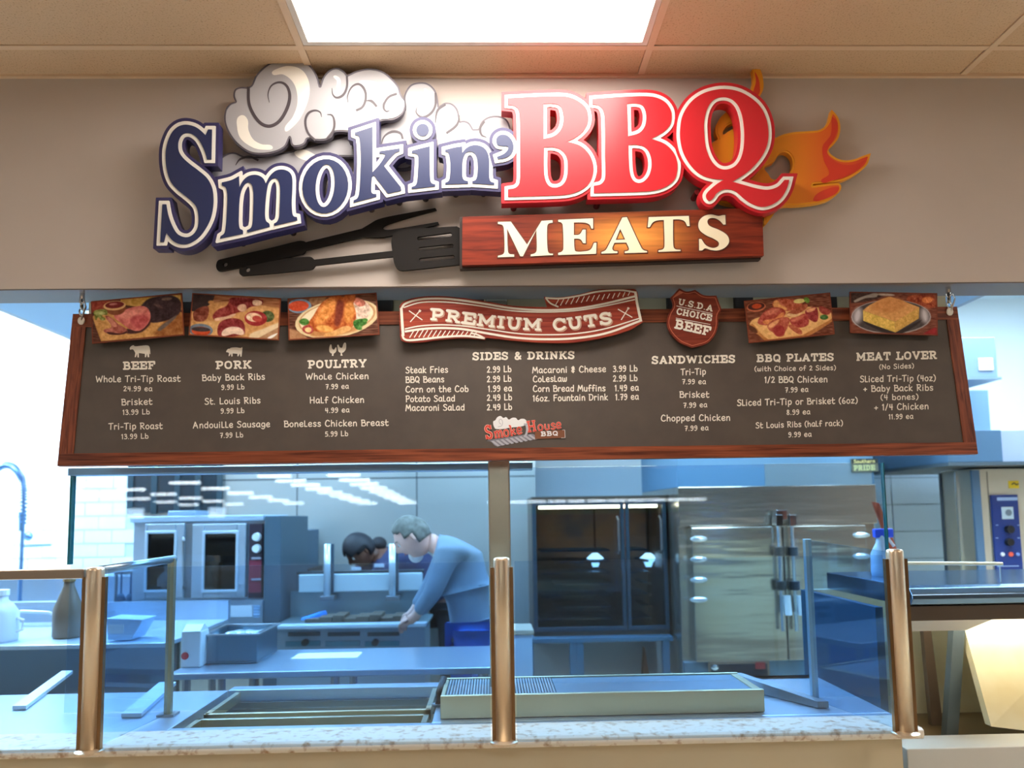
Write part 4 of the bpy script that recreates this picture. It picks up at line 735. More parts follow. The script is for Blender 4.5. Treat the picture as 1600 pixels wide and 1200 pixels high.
card([(838,28),(1522,40),(1528,372),(842,350)], zoB, [
 ([(840,30,1),(1180,36,1),(1000,100),(842,120,1)], (62,40,34), 40, 14), ([(870,100),(960,60),(1060,52),(960,80),(880,112)], (160,150,140), 20, 6), ([(1300,60),(1500,50,1),(1524,150,1),(1400,160),(1290,110)], (150,62,28), 90, 14), ([(1400,90),(1460,70),(1490,90),(1440,120)], (226,130,70), 90, 8), (E_(1120,52,70,10,.05), (196,176,160), 40, 10), ([(1410,360,1),(1500,310),(1526,320,1),(1528,372,1)], (150,26,30), 30, 10),
 (E_(1162,226,312,134,0), (168,160,158), 10, 3), (E_(1162,224,304,127,0), (74,64,64), 16, 4), (E_(900,215,34,60,.2), (206,200,206), 6, 44), (E_(1425,215,30,56,-.2), (206,200,206), 6, 44),
 ([(940,255,1),(1190,348,1),(1400,250,1),(1360,290),(1200,366),(980,290)], (44,34,34), 10, 10),
 ([(940,176,1),(1000,130),(1140,70),(1200,82),(1382,150,1),(1376,168),(1190,264,1)], (220,158,92), 36, 4), ([(1010,150),(1140,85),(1280,120),(1200,180),(1100,190)], (206,138,76), 34, 26), ([(942,176,1),(1190,264,1),(1196,347,1),(1060,300),(944,256,1)], (228,190,92), 60, 4), ([(1190,264,1),(1382,152,1),(1378,238,1),(1196,348,1)], (216,168,84), 50, 4)],
 ((120,62,42), 60), 'photo card of a square of cornbread on a dark plate')
# ---- premium cuts banner
zP = lambda p, c=True: smooth(zc(p, 610, 440, 4.0), 8, c)
ban = [zP([(56,180),(58,150),(90,120),(170,98),(280,90),(400,97),(560,118),(760,150),(980,160,1),(960,95,1),(1060,98),(1180,78),(1300,50),(1450,42),(1525,48),(1545,70),(1552,150),(1578,252,1),(1500,300),(1350,345),(1150,378),(950,380),(760,366),(600,350,1),(590,362,1),(470,352),(330,360),(180,378),(100,378),(66,360),(60,300)])]
bn = bslabpart('banner', ban, .026, .008, wood('banner_wood', (120,36,28), (176,74,50), (1.6, 20, 40)), mbd, 'wavy red wood ribbon banner with white lines')
bink = mat('banner_white', (238,230,216), .5)
def bl(pts, w, z=zP, off=.0272, par=None): bslabpart('white_line', [ribbon(z(pts, False), w)], off, 0, bink, par or bn)
bl([(80,340),(74,260),(68,165)], 4.2)
bl([(66,172),(90,140),(170,114),(280,106),(400,112),(560,134),(760,166),(950,178),(1150,170),(1330,140),(1528,92)], 3.2)
bl([(82,162),(180,132),(290,126),(400,132),(560,152),(760,182),(950,190),(1150,182),(1340,152),(1528,112)], 2.0)
bl([(90,296),(180,278),(320,270),(460,278),(620,300),(800,325),(960,332),(1150,326),(1340,295),(1562,228)], 2.0)
bl([(90,312),(200,296),(330,290),(460,298),(620,326),(780,350),(950,360),(1150,354),(1350,322),(1562,245)], 3.4)
bl([(1530,62),(1545,150),(1566,250)], 4.0); bl([(968,102),(1060,106),(1180,88),(1300,62),(1440,54),(1530,66)], 2.6); bl([(970,102),(1000,135),(1050,158)], 2.4)
bl([(74,330),(84,356),(110,366),(180,362),(330,346),(470,340),(590,354)], 3.2); bl([(590,354),(540,330),(500,322)], 2.6)
for k in range(15): t = k/14; bl([(120+t*400, 350-8*t), (150+t*400-10*t, 300+14*t)], 1.5)
for k in range(15): t = k/14; bl([(1030+t*455, 150-62*t+ (4 if k % 2 else 0)), (1068+t*430-14*(1-t), 108-46*t)], 1.3)
bl([(116,182),(200,240)], 1.6); bl([(188,178),(124,252)], 1.6); bl([(188,178),(180,188)], 3.4); bl([(1422,172),(1512,224)], 1.6); bl([(1490,162),(1442,240)], 1.6); bl([(1490,162),(1484,172)], 3.4)
shd = mat('banner_shadow', (196,150,128), .5)
cv = smooth([(245,240),(340,248),(500,270),(700,292),(900,305),(1060,305),(1180,292),(1390,262)], 8, False)
cv = [(610+x/4, 440+y/4) for x, y in cv]
def cvf(u):
    k = min(int(u*(len(cv)-1)), len(cv)-2); f = u*(len(cv)-1)-k; a, b = cv[k], cv[k+1]
    return a[0]+(b[0]-a[0])*f, a[1]+(b[1]-a[1])*f, math.atan2(b[1]-a[1], b[0]-a[0])
cl_ = [0]
for a, b in zip(cv, cv[1:]): cl_.append(cl_[-1]+math.dist(a, b))
cvx = [c/cl_[-1] for c in cl_]
def cvu(u):
    k = max(0, min(int(np.searchsorted(cvx, u))-1, len(cv)-2)); f = (u-cvx[k])/(cvx[k+1]-cvx[k]); a, b = cv[k], cv[k+1]
    return a[0]+(b[0]-a[0])*f, a[1]+(b[1]-a[1])*f, math.atan2(b[1]-a[1], b[0]-a[0])
text('PREMIUM CUTS', 671, 502, 671+cl_[-1], 502, 19, shd, bn, 'banner_text_shadow', 'slab', off=.0273, curve=lambda u: (cvu(u)[0]+1.6, cvu(u)[1]+1.6, cvu(u)[2]), w=5.2)
text('PREMIUM CUTS', 671, 502, 671+cl_[-1], 502, 19, bink, bn, 'banner_text', 'slab', off=.0280, curve=cvu, w=4.3)
for px in (700, 930): a = bp(px, 505, .019); MB().tube([a, bp(px, 505, 0)], .012, 8).build('spacer', black, bn)
# ---- badge
zD = lambda p: smooth(zc(p, 1000, 440, 4.0), 6)
bad = [zD([(245,42,1),(290,62),(345,52,1),(400,85),(478,88,1),(510,175,1),(490,215),(488,270),(470,330),(420,385),(325,412,1),(250,380),(190,320),(168,260),(180,200),(205,150),(192,100,1)])]
bd = bslabpart('badge', bad, .026, .008, wood('badge_wood', (104,38,26), (136,58,40), (3, 20, 30)), mbd, 'red brown shield badge')
rim = mat('badge_line', (206,112,80), .5)
for lv in (-3.0,):
    for L in iso(bad, lv, .7):
        L2 = L+[L[0]]; bslabpart('badge_border', [ribbon(L2, .8)], .0268, 0, rim, bd)
text('U.S.D.A', 1059, 476, 1113, 487, 10, bink, bd, 'badge_text', 'slab', off=.0272); text('CHOICE', 1056, 491, 1111, 502, 10.5, bink, bd, 'badge_text', 'slab', off=.0272); text('BEEF', 1053, 513, 1108, 525, 15, bink, bd, 'badge_text', 'slab', off=.0272)
for a, b in (((1057,478),(1113,490)), ((1056,497),(1110,507))): bslabpart('badge_line', [ribbon([a, b], .9)], .0272, 0, bink, bd)
a = bp(1085, 505, .019); MB().tube([a, bp(1085, 505, 0)], .012, 8).build('spacer', black, bd)
# ---- smoke house logo print
zL = lambda p, c=True: smooth(zc(p, 740, 640, 10.0), 5, c)
lg = mat('logo_grey', (176,176,186), .5); lgd = mat('logo_grey_dark', (128,126,138), .5); lr = mat('logo_red', (214,62,48), .5); lrh = mat('logo_pink', (240,176,160), .5); lbr = mat('logo_brown', (122,72,44), .5); lw = mat('logo_white', (232,232,234), .5)
logo = bslabpart('shop_logo', [zL([(200,490,1),(260,470),(520,430),(900,380),(960,400),(1000,462,1),(700,500),(520,540),(375,580,1),(330,560),(270,500)])], .0008, 0, lgd, mbd, 'small red and grey logo print reading Smoke House BBQ')
for k in range(9): bslabpart('logo_stripe', [[(740+(275+k*72)/10, 640+(495-k*12)/10), (740+(315+k*72)/10, 640+(488-k*12)/10), (740+(415+k*72)/10, 640+(566-k*13)/10), (740+(375+k*72)/10, 640+(575-k*13)/10)]], .0012, 0, lg, logo)
bslabpart('logo_smoke', [zL([(330,290),(305,190),(340,165),(370,120),(420,100),(465,130),(510,118),(550,155),(600,130),(660,130),(695,165),(740,145),(800,150),(835,200),(800,245),(700,270),(580,280),(480,300),(380,305)])], .0012, 0, lw, logo)
bslabpart('logo_smoke_curl', [ribbon(zL([(430,230),(400,200),(415,150),(450,180),(440,250),(380,270)], False), .8)], .0016, 0, lg, logo)
bslabpart('logo_bracket', [ribbon(zL([(785,230),(825,240),(830,360),(790,430)], False), 3.2)], .0014, 0, lg, logo)
text('SMOKE', 759.5, 688.5, 777, 686, 25, lr, logo, 'logo_text', 'slab', off=.0020, w=2.4) if False else None
LOGO = {'S': SLAB['S'], 'm': (1.1, ['.2,.05 .2,.62', '~.2,.4 .42,.66 .55,.5 .56,.05', '~.56,.4 .8,.66 .92,.5 .93,.05', '=.04,.6 .24,.6', '=.06,.04 .34,.04', '=.42,.04 .7,.04', '=.8,.04 1.08,.04']), 'o': (.72, ['~.34,.64 .12,.5 .12,.16 .34,.02 .56,.16 .56,.5 .34,.64']),
 'k': (.8, ['.2,.05 .2,.96', '.64,.6 .26,.3', '.34,.36 .68,.05', '=.04,.95 .22,.95', '=.06,.04 .34,.04']), 'e': (.68, ['~.12,.34 .54,.36 .46,.62 .22,.62 .1,.34 .22,.06 .56,.12']), 'H': SLAB['H'],
 'u': (.8, ['~.18,.6 .18,.2 .32,.03 .58,.12', '.6,.62 .6,.04']), 's': (.62, ['~.5,.54 .3,.64 .14,.5 .3,.34 .5,.2 .34,.02 .1,.1'])}
_S = SLAB; SLAB = dict(SLAB); SLAB.update({k: v for k, v in LOGO.items() if k.islower()})
for mm, of, ww in ((lrh, .0018, 1.25), (lr, .0023, .75)):
    text('S', 760, 687.5, 771, 685.5, 23, mm, logo, 'logo_text', 'slab', off=of, w=3.6*ww); text('moke', 772.5, 685.5, 817, 678, 17, mm, logo, 'logo_text', 'slab', off=of, w=2.5*ww, sp=.02)
    text('H', 824.5, 676.5, 839, 674.5, 19, mm, logo, 'logo_text', 'slab', off=of, w=2.8*ww); text('ouse', 840.5, 673.5, 878, 669.5, 15, mm, logo, 'logo_text', 'slab', off=of, w=2.2*ww, sp=.02)
bslabpart('logo_plaque', [[(835.5,674),(882,671.5),(883,684),(836,686)]], .0022, 0, lbr, logo)
text('BBQ', 845, 681.8, 872, 680.4, 7.5, lw, logo, 'logo_text', 'slab', off=.0027)
bslabpart('logo_bracket', [ribbon([(879,672),(882.5,671.8),(883,684),(877,684.2)], .7)], .0027, 0, lw, logo)
# ---- hanging hooks
def hook(pxt, pyt, pxb, pyb, label):
    b = bp(pxb, pyb, .008); t = Vector((b.x, b.y, ZB)); L = (t-b).length
    e = empty('hanging_hook', t, label, 'hook', 'hooks holding the menu board')
    MB().tube([t, t-Vector((0, 0, .025))], .009, 10).build('ceiling_anchor', chrome, e)
    pts = [t-Vector((0, 0, .02)), t+(b-t)*.55]; MB().tube(pts, .0035, 8).build('wire', mat('dark_wire', (70,66,62), .4, 1), e)
    for k in range(3):
        c = t-Vector((0, 0, .03+.02*k)); MB().tube([c+Vector((.008*math.cos(q) if k % 2 == 0 else 0, .008*math.cos(q) if k % 2 else 0, .013*math.sin(q))) for q in [2*math.pi*i/10 for i in range(11)]], .0028, 6).build('chain_link', chrome, e)
    c = t+(b-t)*.62; hk = [c+Vector((0, 0, .02)), c+Vector((.012, -.006, .03)), c+Vector((.018, -.008, .01)), t+(b-t)*.82+Vector((.008, -.006, 0)), b+Vector((.002, -.004, 0))]
    MB().tube(hk, .003, 8).build('s_hook', chrome, e); MB().ell(b, (.013, .006, .015), 8).build('eyelet', mat('pearl_tip', (225,215,200), .3), e)
hook(131, 457, 127, 501, 'left metal hook and chain holding the menu board'); hook(1480, 443, 1484, 487, 'right metal hook and chain holding the menu board')
# ================================================================== counter and sneeze guard
ZT = .91
def R(px0, py0, px1, py1, Y, d, name, m, parent, bevel=.003):
    x0, x1, z0, z1 = BX(px0, py0, px1, py1, Y); return MB().box(x0, x1, Y, Y+d, z0, z1).build(name, m, parent, bevel)
stone = mat('speckled_stone', (238,228,212), .3, noise=((176,138,102), 38, .52, .72)); beige = mat('beige_laminate', (206,190,158), .55)
yf = atz(300, 1163, ZT).y; xr = atz(1452, 1142, ZT).x
ct = empty('service_counter', (0, yf+.2, 0), 'beige service counter with speckled stone slab under the sneeze guard', 'counter')
prof = [(-3.6, yf), (xr-.02, yf), (xr-.006, yf+.006), (xr, yf+.02), (xr, yf+.30)]
m_ = MB(); m_.prismx([(yf+.004, ZT-.034), (yf-.004, ZT-.02), (yf-.002, ZT-.006), (yf+.01, ZT), (yf+.17, ZT), (yf+.17, ZT-.034)], -3.6, xr); m_.build('stone_slab', stone, ct, .003)
MB().box(-3.6, xr-.055, yf+.035, yf+.16, .1, ZT-.034).build('front_panel', beige, ct); MB().box(-3.6, xr-.08, yf+.06, yf+.16, 0, .1).build('toe_kick', mat('toe_kick', (60,52,44), .6), ct)
# steel deck with a recessed well behind the slab
dk = empty('serving_deck', (0, 2.95, 0), 'steel serving deck with long recessed food wells behind the stone slab', 'food well')
dmat = mat('deck_steel', (186,204,222), .32, .85, bump=.05, bscale=10)
y1, y2 = yf+.17, 3.36
xl = atz(300, 1131, ZT-.02).x; xm = atz(672, 1131, ZT-.02).x; xw = -1.24
yb = atz(362, 1071, ZT).y
xwl = (atz(272, 1131, ZT).x+atz(362, 1075, ZT).x)/2
MB().box(-3.6, xwl, y1, y2, ZT-.05, ZT-.004).build('deck_plate', dmat, dk, .003)
MB().box(xwl, xr, y1, y1+.045, ZT-.05, ZT-.004).build('deck_plate', dmat, dk, .003)
MB().box(xwl, xr, yb, y2, ZT-.05, ZT-.004).build('deck_plate', dmat, dk, .003)
xs = atz(690, 1120, ZT).x
MB().box(xs-.03, xr, y1+.045, yb, ZT-.05, ZT-.004).build('deck_plate', dmat, dk, .003)
pan = mat('pan_steel', (196,186,160), .3, .9); 
wl = MB().box(xwl, xs-.03, y1+.045, yb, ZT-.22, ZT-.2).box(xwl-.01, xwl, y1+.045, yb, ZT-.22, ZT-.05).box(xs-.03, xs-.02, y1+.045, yb, ZT-.22, ZT-.05).box(xwl, xs-.03, yb, yb+.01, ZT-.22, ZT-.05).box(xwl, xs-.03, y1+.035, y1+.045, ZT-.22, ZT-.05)
wl.build('well_liner', dmat, dk)
ym = atz(450, 1108, ZT).y
for a_, b_ in ((y1+.06, ym-.06), (ym, yb-.03)):
    q = MB().box(xwl+.03, xs-.05, a_, a_+.02, ZT-.05, ZT-.012).box(xwl+.03, xs-.05, b_-.02, b_, ZT-.05, ZT-.012).box(xwl+.03, xwl+.05, a_, b_, ZT-.05, ZT-.012).box(xs-.07, xs-.05, a_, b_, ZT-.05, ZT-.012).box(xwl+.03, xs-.05, a_, b_, ZT-.12, ZT-.11)
    q.build('food_pan', pan, dk, .002)
MB().box(-3.6, xr, y2-.02, y2, .1, ZT-.05).build('rear_panel', steeld, dk)
# left deck section: pale steel with sloping divider strips
ld = empty('drain_channel', (-1.9, 2.9, ZT), 'pale diagonal steel strip on the deck left of the side glass', 'drain channel')
for pa, pb, w_ in (((30,1108),(105,1052),.05), ((205,1120),(262,1070),.07)):
    A = atz(*pa, ZT); B = atz(*pb, ZT); MB().hexa([(A.x-w_/2, A.y, ZT-.002), (A.x+w_/2, A.y, ZT-.002), (B.x+w_/2, B.y, ZT-.002), (B.x-w_/2, B.y, ZT-.002), (A.x-w_/2, A.y, ZT+.012), (A.x+w_/2, A.y, ZT+.012), (B.x+w_/2, B.y, ZT+.012), (B.x-w_/2, B.y, ZT+.012)]).build('strip', mat('pale_steel', (205,222,236), .4, .5), ld)
# raised perforated griddle tray on the right half
gx0, gx1 = atz(690, 1115, ZT).x, atz(1196, 1112, ZT).x; gy0 = atz(900, 1118, ZT).y; gz = ZT+.075; gyb = atz(900, 1056, gz).y
gt = empty('perforated_tray', ((gx0+gx1)/2, gy0, ZT), 'long low steel box with a perforated grid top right of the centre post', 'tray')
MB().box(gx0, gx1, gy0, gy0+.02, ZT-.002, gz).box(gx0, gx0+.015, gy0+.02, gyb, ZT-.002, gz-.004).box(gx1-.03, gx1, gy0+.02, gyb, ZT-.002, gz-.004).box(gx0, gx1, gyb, gyb+.015, ZT-.002, gz).build('tray_body', mat('tray_brass_steel', (196,188,156), .35, .8), gt, .003)
gp = MB(); nx = 64
gxm = gx0+(gx1-gx0)*.36
for k in range(38): x = gx0+.02+k*(gxm-gx0-.02)/38; gp.box(x, x+.0062, gy0+.022, gyb, gz-.012, gz-.004)
for k in range(14): y = gy0+.03+k*(gyb-gy0-.03)/14; gp.box(gx0+.015, gxm, y, y+.006, gz-.016, gz-.008)
tag(gp.build('grid', steeld, gt), kind='stuff'); MB().box(gx0+.015, gx1-.03, gy0+.022, gyb, gz-.05, gz-.045).build('drip_plate', steeld, gt)
MB().box(gxm, gx1-.03, gy0+.022, gyb, gz-.016, gz-.006).build('cover_plate', mat('cover_steel', (120,146,168), .35, .8), gt, .002)
A, B = at(1105, 1040, 3.3), at(1192, 1082, 2.85)
br = empty('steel_divider', (B.x, 2.9, ZT), 'narrow blue steel divider bar lying slantwise beside the perforated tray', 'divider')
MB().hexa([(gx1+.01, gyb+.12, ZT-.002), (gx1+.05, gyb+.12, ZT-.002), (gx1+.24, gy0+.04, ZT-.002), (gx1+.2, gy0+.04, ZT-.002), (gx1+.01, gyb+.12, ZT+.05), (gx1+.05, gyb+.12, ZT+.05), (gx1+.24, gy0+.04, ZT+.02), (gx1+.2, gy0+.04, ZT+.02)]).build('bar', steeld, br)
hd = empty('pan_handle', at(688, 1085, 2.95), 'black upright handle at the right end of the food well', 'handle')
a = atz(684, 1102, ZT); b_ = a+Vector((.02, .05, .09)); MB().tube([a-Vector((0, 0, .004)), a+Vector((.005, .01, .04)), b_], [.016, .014, .012], 10).build('grip', black, hd, smooth=True); MB().tube([a-Vector((0, 0, .003)), a+Vector((0, 0, .006))], .022, 12).build('base', steeld, hd)
# ---- sneeze guard: posts, rails, panes
YPF = 2.5
def post(px, pytop, label, Y=YPF, r=.026, m=postm):
    c = at(px, 900, Y); zt = at(px, pytop, Y).z; o = empty('guard_post', (c.x, Y, ZT), label, 'post')
    MB().lathe((c.x, Y, 0), [(r*1.0, ZT-.001), (r, zt-.01), (r*.94, zt-.003), (r*.7, zt)], 24).build('post', m, o, smooth=True)
    MB().box(c.x-r*1.35, c.x-r*.75, Y-.009, Y+.009, ZT, zt-.03).box(c.x+r*.75, c.x+r*1.35, Y-.009, Y+.009, ZT, zt-.03).build('glazing_channel', mat('channel_bronze', (150,118,84), .35, 1), o)
    MB().lathe((c.x, Y, 0), [(r*1.6, ZT-.001), (r*1.6, ZT+.006), (r*1.1, ZT+.012)], 24).build('foot_flange', postm, o); return c.x, zt
pxl, zl = post(149, 886, 'left front steel post of the sneeze guard')
pxm, zm = post(784, 871, 'centre front steel post of the sneeze guard'); pxr, zr_ = post(1400, 858, 'right front steel post of the sneeze guard')
YR = 2.96
def rpost(px, py, label, pm=None):
    c = at(px, 950, YR); zt = at(px, py, YR).z; o = empty('rear_post', (c.x, YR, ZT), label, 'post')
    MB().box(c.x-.012, c.x+.012, YR-.012, YR+.012, ZT-.004, zt).build('post', pm or mat('brass_post', (196,184,150), .35, 1), o, .002); MB().box(c.x-.03, c.x+.03, YR-.03, YR+.03, ZT-.004, ZT+.004).build('foot_plate', steel, o); return c.x, zt
rxl, rzl = rpost(267, 872, 'thin brass-toned rear post of the left side glass'); rxr, rzr = rpost(1266, 842, 'thin pale blue rear post of the right side glass', mat('pale_blue_post', (150,190,215), .35, .6))
def pane(x0, y0, x1, y1, z0, z1, name, label, t=.006, z1b=None):
    d = Vector((x1-x0, y1-y0, 0)).normalized(); n = Vector((-d.y, d.x, 0))*t/2; z1b = z1 if z1b is None else z1b
    A = Vector((x0, y0, 0)); B = Vector((x1, y1, 0)); up_ = Vector((0, 0, 1))
    pts = [A-n+up_*z0, B-n+up_*z0, B+n+up_*z0, A+n+up_*z0, A-n+up_*z1, B-n+up_*z1b, B+n+up_*z1b, A+n+up_*z1]
    o = MB().hexa(pts).build(name, glass_pane); return tag(o, label, 'glass pane')
pane(pxl+.04, YPF, pxm-.04, YPF, ZT+.004, zm-.012, 'guard_glass', 'clear front pane between the left and centre posts'); pane(pxm+.04, YPF, pxr-.04, YPF, ZT+.004, zm-.012, 'guard_glass', 'clear front pane between the centre and right posts')
pane(pxl, YPF+.04, rxl, YR-.02, ZT+.004, zl-.02, 'side_glass', 'left side pane of the sneeze guard under a steel rail', z1b=rzl-.012); pane(pxr, YPF+.04, rxr, YR-.02, ZT+.004, zr_-.01, 'side_glass', 'right side pane of the sneeze guard with a bare top edge', z1b=rzr-.004)
pane(-3.6, YPF, pxl-.04, YPF, ZT+.004, zl-.035, 'guard_glass', 'clear front pane left of the left post, under a flat rail')
ra = MB().tube([(pxl, YPF+.03, zl-.012), (rxl, YR+.015, rzl-.004)], .014, 14).build('side_rail', mat('rail_blue_steel', (150,180,205), .3, 1), smooth=True); tag(ra, 'steel top rail running back above the left side glass', 'rail')
rl = MB().box(-3.6, pxl-.03, YPF-.014, YPF+.014, zl-.034, zl-.004).build('front_rail', mat('rail_bronze', (190,170,150), .3, 1), bevel=.003); tag(rl, 'flat bronze-toned top rail of the left guard section', 'rail')
gs = MB()
# shelf ledge between front rail posts of the left bay
# ---- tall glass partition behind
YG = 3.02; ta = math.radians(.9)
def tpane(pa, pb, pytop, label):
    x0 = at(pa, 800, YG).x; x1 = at(pb, 800, YG).x; zt = at((pa+pb)/2, pytop, YG).z; sh = math.tan(ta)
    f_ = lambda z: YG+(z-1.6)*sh
    pts = [(x0, f_(ZT), ZT), (x1, f_(ZT), ZT), (x1, f_(ZT)+.008, ZT), (x0, f_(ZT)+.008, ZT), (x0, f_(zt), zt), (x1, f_(zt), zt), (x1, f_(zt)+.008, zt), (x0, f_(zt)+.008, zt)]
    o = empty('tall_glass', ((x0+x1)/2, YG, ZT), label, 'glass pane'); MB().hexa(pts).build('pane', glass_pane, o); return o, x0, x1, zt, f_
g1, a0, a1, azt, f_ = tpane(114, 768, 737, 'tall left glass partition pane with green edge')
MB().box(a0-.008, a0, f_(ZT)-.002, f_(azt)+.012, at(112, 882, YG).z, azt).build('edge_strip', glass_edge, g1)
g2, c0, c1, czt, _f = tpane(795, 1382, 727, 'tall right glass partition pane below the board')
MB().box(c1, c1+.004, f_(ZT), f_(czt)+.01, ZT, czt).build('edge_strip', glass_edge, g2)
hb = MB().box(a0-.01, at(832, 735, YG).x, YG-.03, YG+.04, azt-.006, azt+.022).build('glass_top_rail', mat('rail_pale_blue', (140,180,215), .3, .8), bevel=.003); tag(hb, 'pale blue steel rail along the top of the left tall pane', 'rail')
pc = at(780, 800, 3.02).x
cl = empty('steel_column', (pc, 3.02, ZT), 'square brushed steel column behind the centre post', 'column')
MB().box(pc-.041, pc+.041, 2.965, 3.10, ZT-.004, 2.6).build('column', mat('column_steel', (214,206,188), .25, 1.0), cl, .006); MB().box(pc-.055, pc+.055, 2.955, 3.115, ZT-.004, ZT+.01).build('foot_plate', steel, cl)

# ================================================================== kitchen, left side
# pre-rinse faucet
fY = 6.1; c = at(34, 860, fY)
fa = empty('spring_faucet', (c.x, fY, .95), 'tall pre-rinse spring faucet against the white tiles', 'faucet')
blu = mat('blue_chrome', (120,160,205), .25, .9)
MB().tube([(c.x, fY, .95), (c.x, fY, 1.72)], .014, 10).build('riser', blu, fa)
tp = [(c.x, fY, at(36, 820, fY).z)]+[tuple(at(px, py, fY)) for px, py in ((37,780),(35,752),(26,735),(14,727),(0,730),(-12,742),(-18,765))]
hose = smooth([(p[0], p[2]) for p in tp], 6, False); MB().tube([(x, fY, z) for x, z in hose], .012, 8).build('hose', blu, fa, smooth=True)
hp = []
for k in range(46*8):
    u = k/(46*8-1)*(len(hose)-1.001); i = int(u); f0 = u-i; x = hose[i][0]*(1-f0)+hose[i+1][0]*f0; z = hose[i][1]*(1-f0)+hose[i+1][1]*f0
    tx, tz = hose[i+1][0]-hose[i][0], hose[i+1][1]-hose[i][1]; L_ = math.hypot(tx, tz)+1e-9; q = 2*math.pi*k/8
    hp.append((x-tz/L_*.024*math.cos(q), fY+.024*math.sin(q), z+tx/L_*.024*math.cos(q)))
MB().tube(hp, .0045, 5, False).build('coil_spring', blu, fa)
a = at(35, 800, fY); MB().tube([a, a-Vector((0, 0, .14))], [.026, .02], 10).build('grip', blu, fa)
MB().tube([(c.x, fY, 1.42), (c.x+.06, fY+.28, 1.42)], .008, 8).build('wall_bracket', blu, fa)
a = at(44, 838, fY+.2); MB().ell(a, (.035, .03, .035), 8).build('wall_knob', blu, fa)
# sink counter by the tiles
sk = empty('sink_counter', (-3.6, 5.7, 0), 'steel sink counter under the spring faucet', 'sink')
zs = .93
MB().box(-5.2, -2.75, 5.45, 6.36, zs-.04, zs).build('sink_top', dmat, sk, .004); MB().box(-5.2, -2.75, 6.34, 6.385, zs, zs+.24).build('splashback', dmat, sk); MB().box(-5.15, -2.8, 5.5, 6.3, .15, zs-.04).build('body', steeld, sk)
for x in (-5.1, -2.85): MB().tube([(x, 5.52, 0), (x, 5.52, .15)], .025, 8).build('leg', steeld, sk)
# stacked glass or pans on the sink: row of hanging tools seen through the side glass
tr = empty('utensil_rack', at(225, 905, 5.3), 'steel rack of hanging ladles behind the left side glass', 'rack')
x0, x1, z0, z1 = BX(178, 893, 262, 897, 5.3); MB().box(x0, x1, 5.3, 5.32, z0, z1).build('rail', steeld, tr)
for px in (182, 258): a = at(px, 895, 5.31); MB().tube([(a.x, 5.31, a.z), (a.x, 5.31, zs-.04)], .01, 6).build('upright', steeld, tr)
for k in range(5):
    a = at(190+k*15, 895, 5.29); e = MB().tube([a, a-Vector((0, 0, .14))], .006, 6).ell(a-Vector((0, 0, .17)), (.032, .012, .04), 6).build('ladle', mat('ladle_blue_steel', (70,110,140), .4, .8), tr)
# near sink basin (left bay) with white bowl, bottle, cone
Yn = 4.0
nb = empty('prep_sink', (-2.3, Yn, 0), 'wide steel prep sink behind the left guard section', 'sink')
xa, xb_, za, zb_ = BX(-60, 1010, 262, 1100, Yn)
ztop = at(120, 1010, Yn).z
MB().box(-3.7, xb_, Yn, Yn+.02, ztop-.32, ztop).build('front_apron', mat('apron_steel', (130,150,165), .35, .9), nb, .004); MB().box(-3.7, xb_, Yn-.02, Yn+.9, ztop-.01, ztop+.012).build('sink_rim', mat('rim_bright', (205,222,236), .35, .6), nb, .004)
MB().box(-3.7, xb_, Yn+.88, Yn+.92, ztop, ztop+.12).build('splashback', dmat, nb)
for x in (-3.6, xb_-.06): MB().tube([(x, Yn+.1, 0), (x, Yn+.1, ztop-.3)], .022, 8).build('leg', steeld, nb); MB().tube([(x, Yn+.8, 0), (x, Yn+.8, ztop-.01)], .022, 8).build('leg', steeld, nb)
def onz(px, py, z): return atz(px, py, z)
zsr = ztop+.012
a = atz(105, 996, zsr); h = (at(105, 902, a.y).z-zsr)
cn = empty('amber_bottle', (a.x, a.y, zsr), 'large brown cone-necked bottle behind the left guard pane', 'bottle')
rr = (at(128, 980, a.y).x-at(84, 980, a.y).x)/2
MB().lathe((a.x, a.y, zsr), [(rr*.86, 0), (rr, .01), (rr, h*.42), (rr*.95, h*.5), (rr*.55, h*.74), (rr*.36, h*.86), (rr*.34, h*.95)], 24).build('body', mat('brown_plastic', (112,92,74), .4), cn, smooth=True); MB().lathe((a.x, a.y, zsr), [(rr*.42, h*.93), (rr*.42, h), (rr*.3, h)], 16).build('cap', mat('amber_cap', (150,110,60), .4), cn)
a = atz(-2, 1002, zsr); h = at(10, 930, a.y).z-zsr
jb = empty('white_jug', (a.x, a.y, zsr), 'white plastic jug at the left picture edge', 'jug'); jw = at(26, 980, a.y).x-a.x
MB().lathe((a.x, a.y, zsr), [(jw*.95, 0), (jw, .01), (jw, h*.62), (jw*.7, h*.8), (jw*.4, h*.9), (jw*.4, h*1.0)], 24).build('body', mat('jug_white', (215,225,240), .4), jb, smooth=True); MB().lathe((a.x, a.y, zsr), [(jw*.46, h), (jw*.46, h*1.12), (jw*.2, h*1.13)], 16).build('cap', white, jb)
MB().tube([(a.x+jw, a.y, zsr+h*.5), (a.x+jw*1.35, a.y, zsr+h*.45), (a.x+jw*1.35, a.y, zsr+h*.25), (a.x+jw, a.y, zsr+h*.2)], .008, 6).build('handle', white, jb)
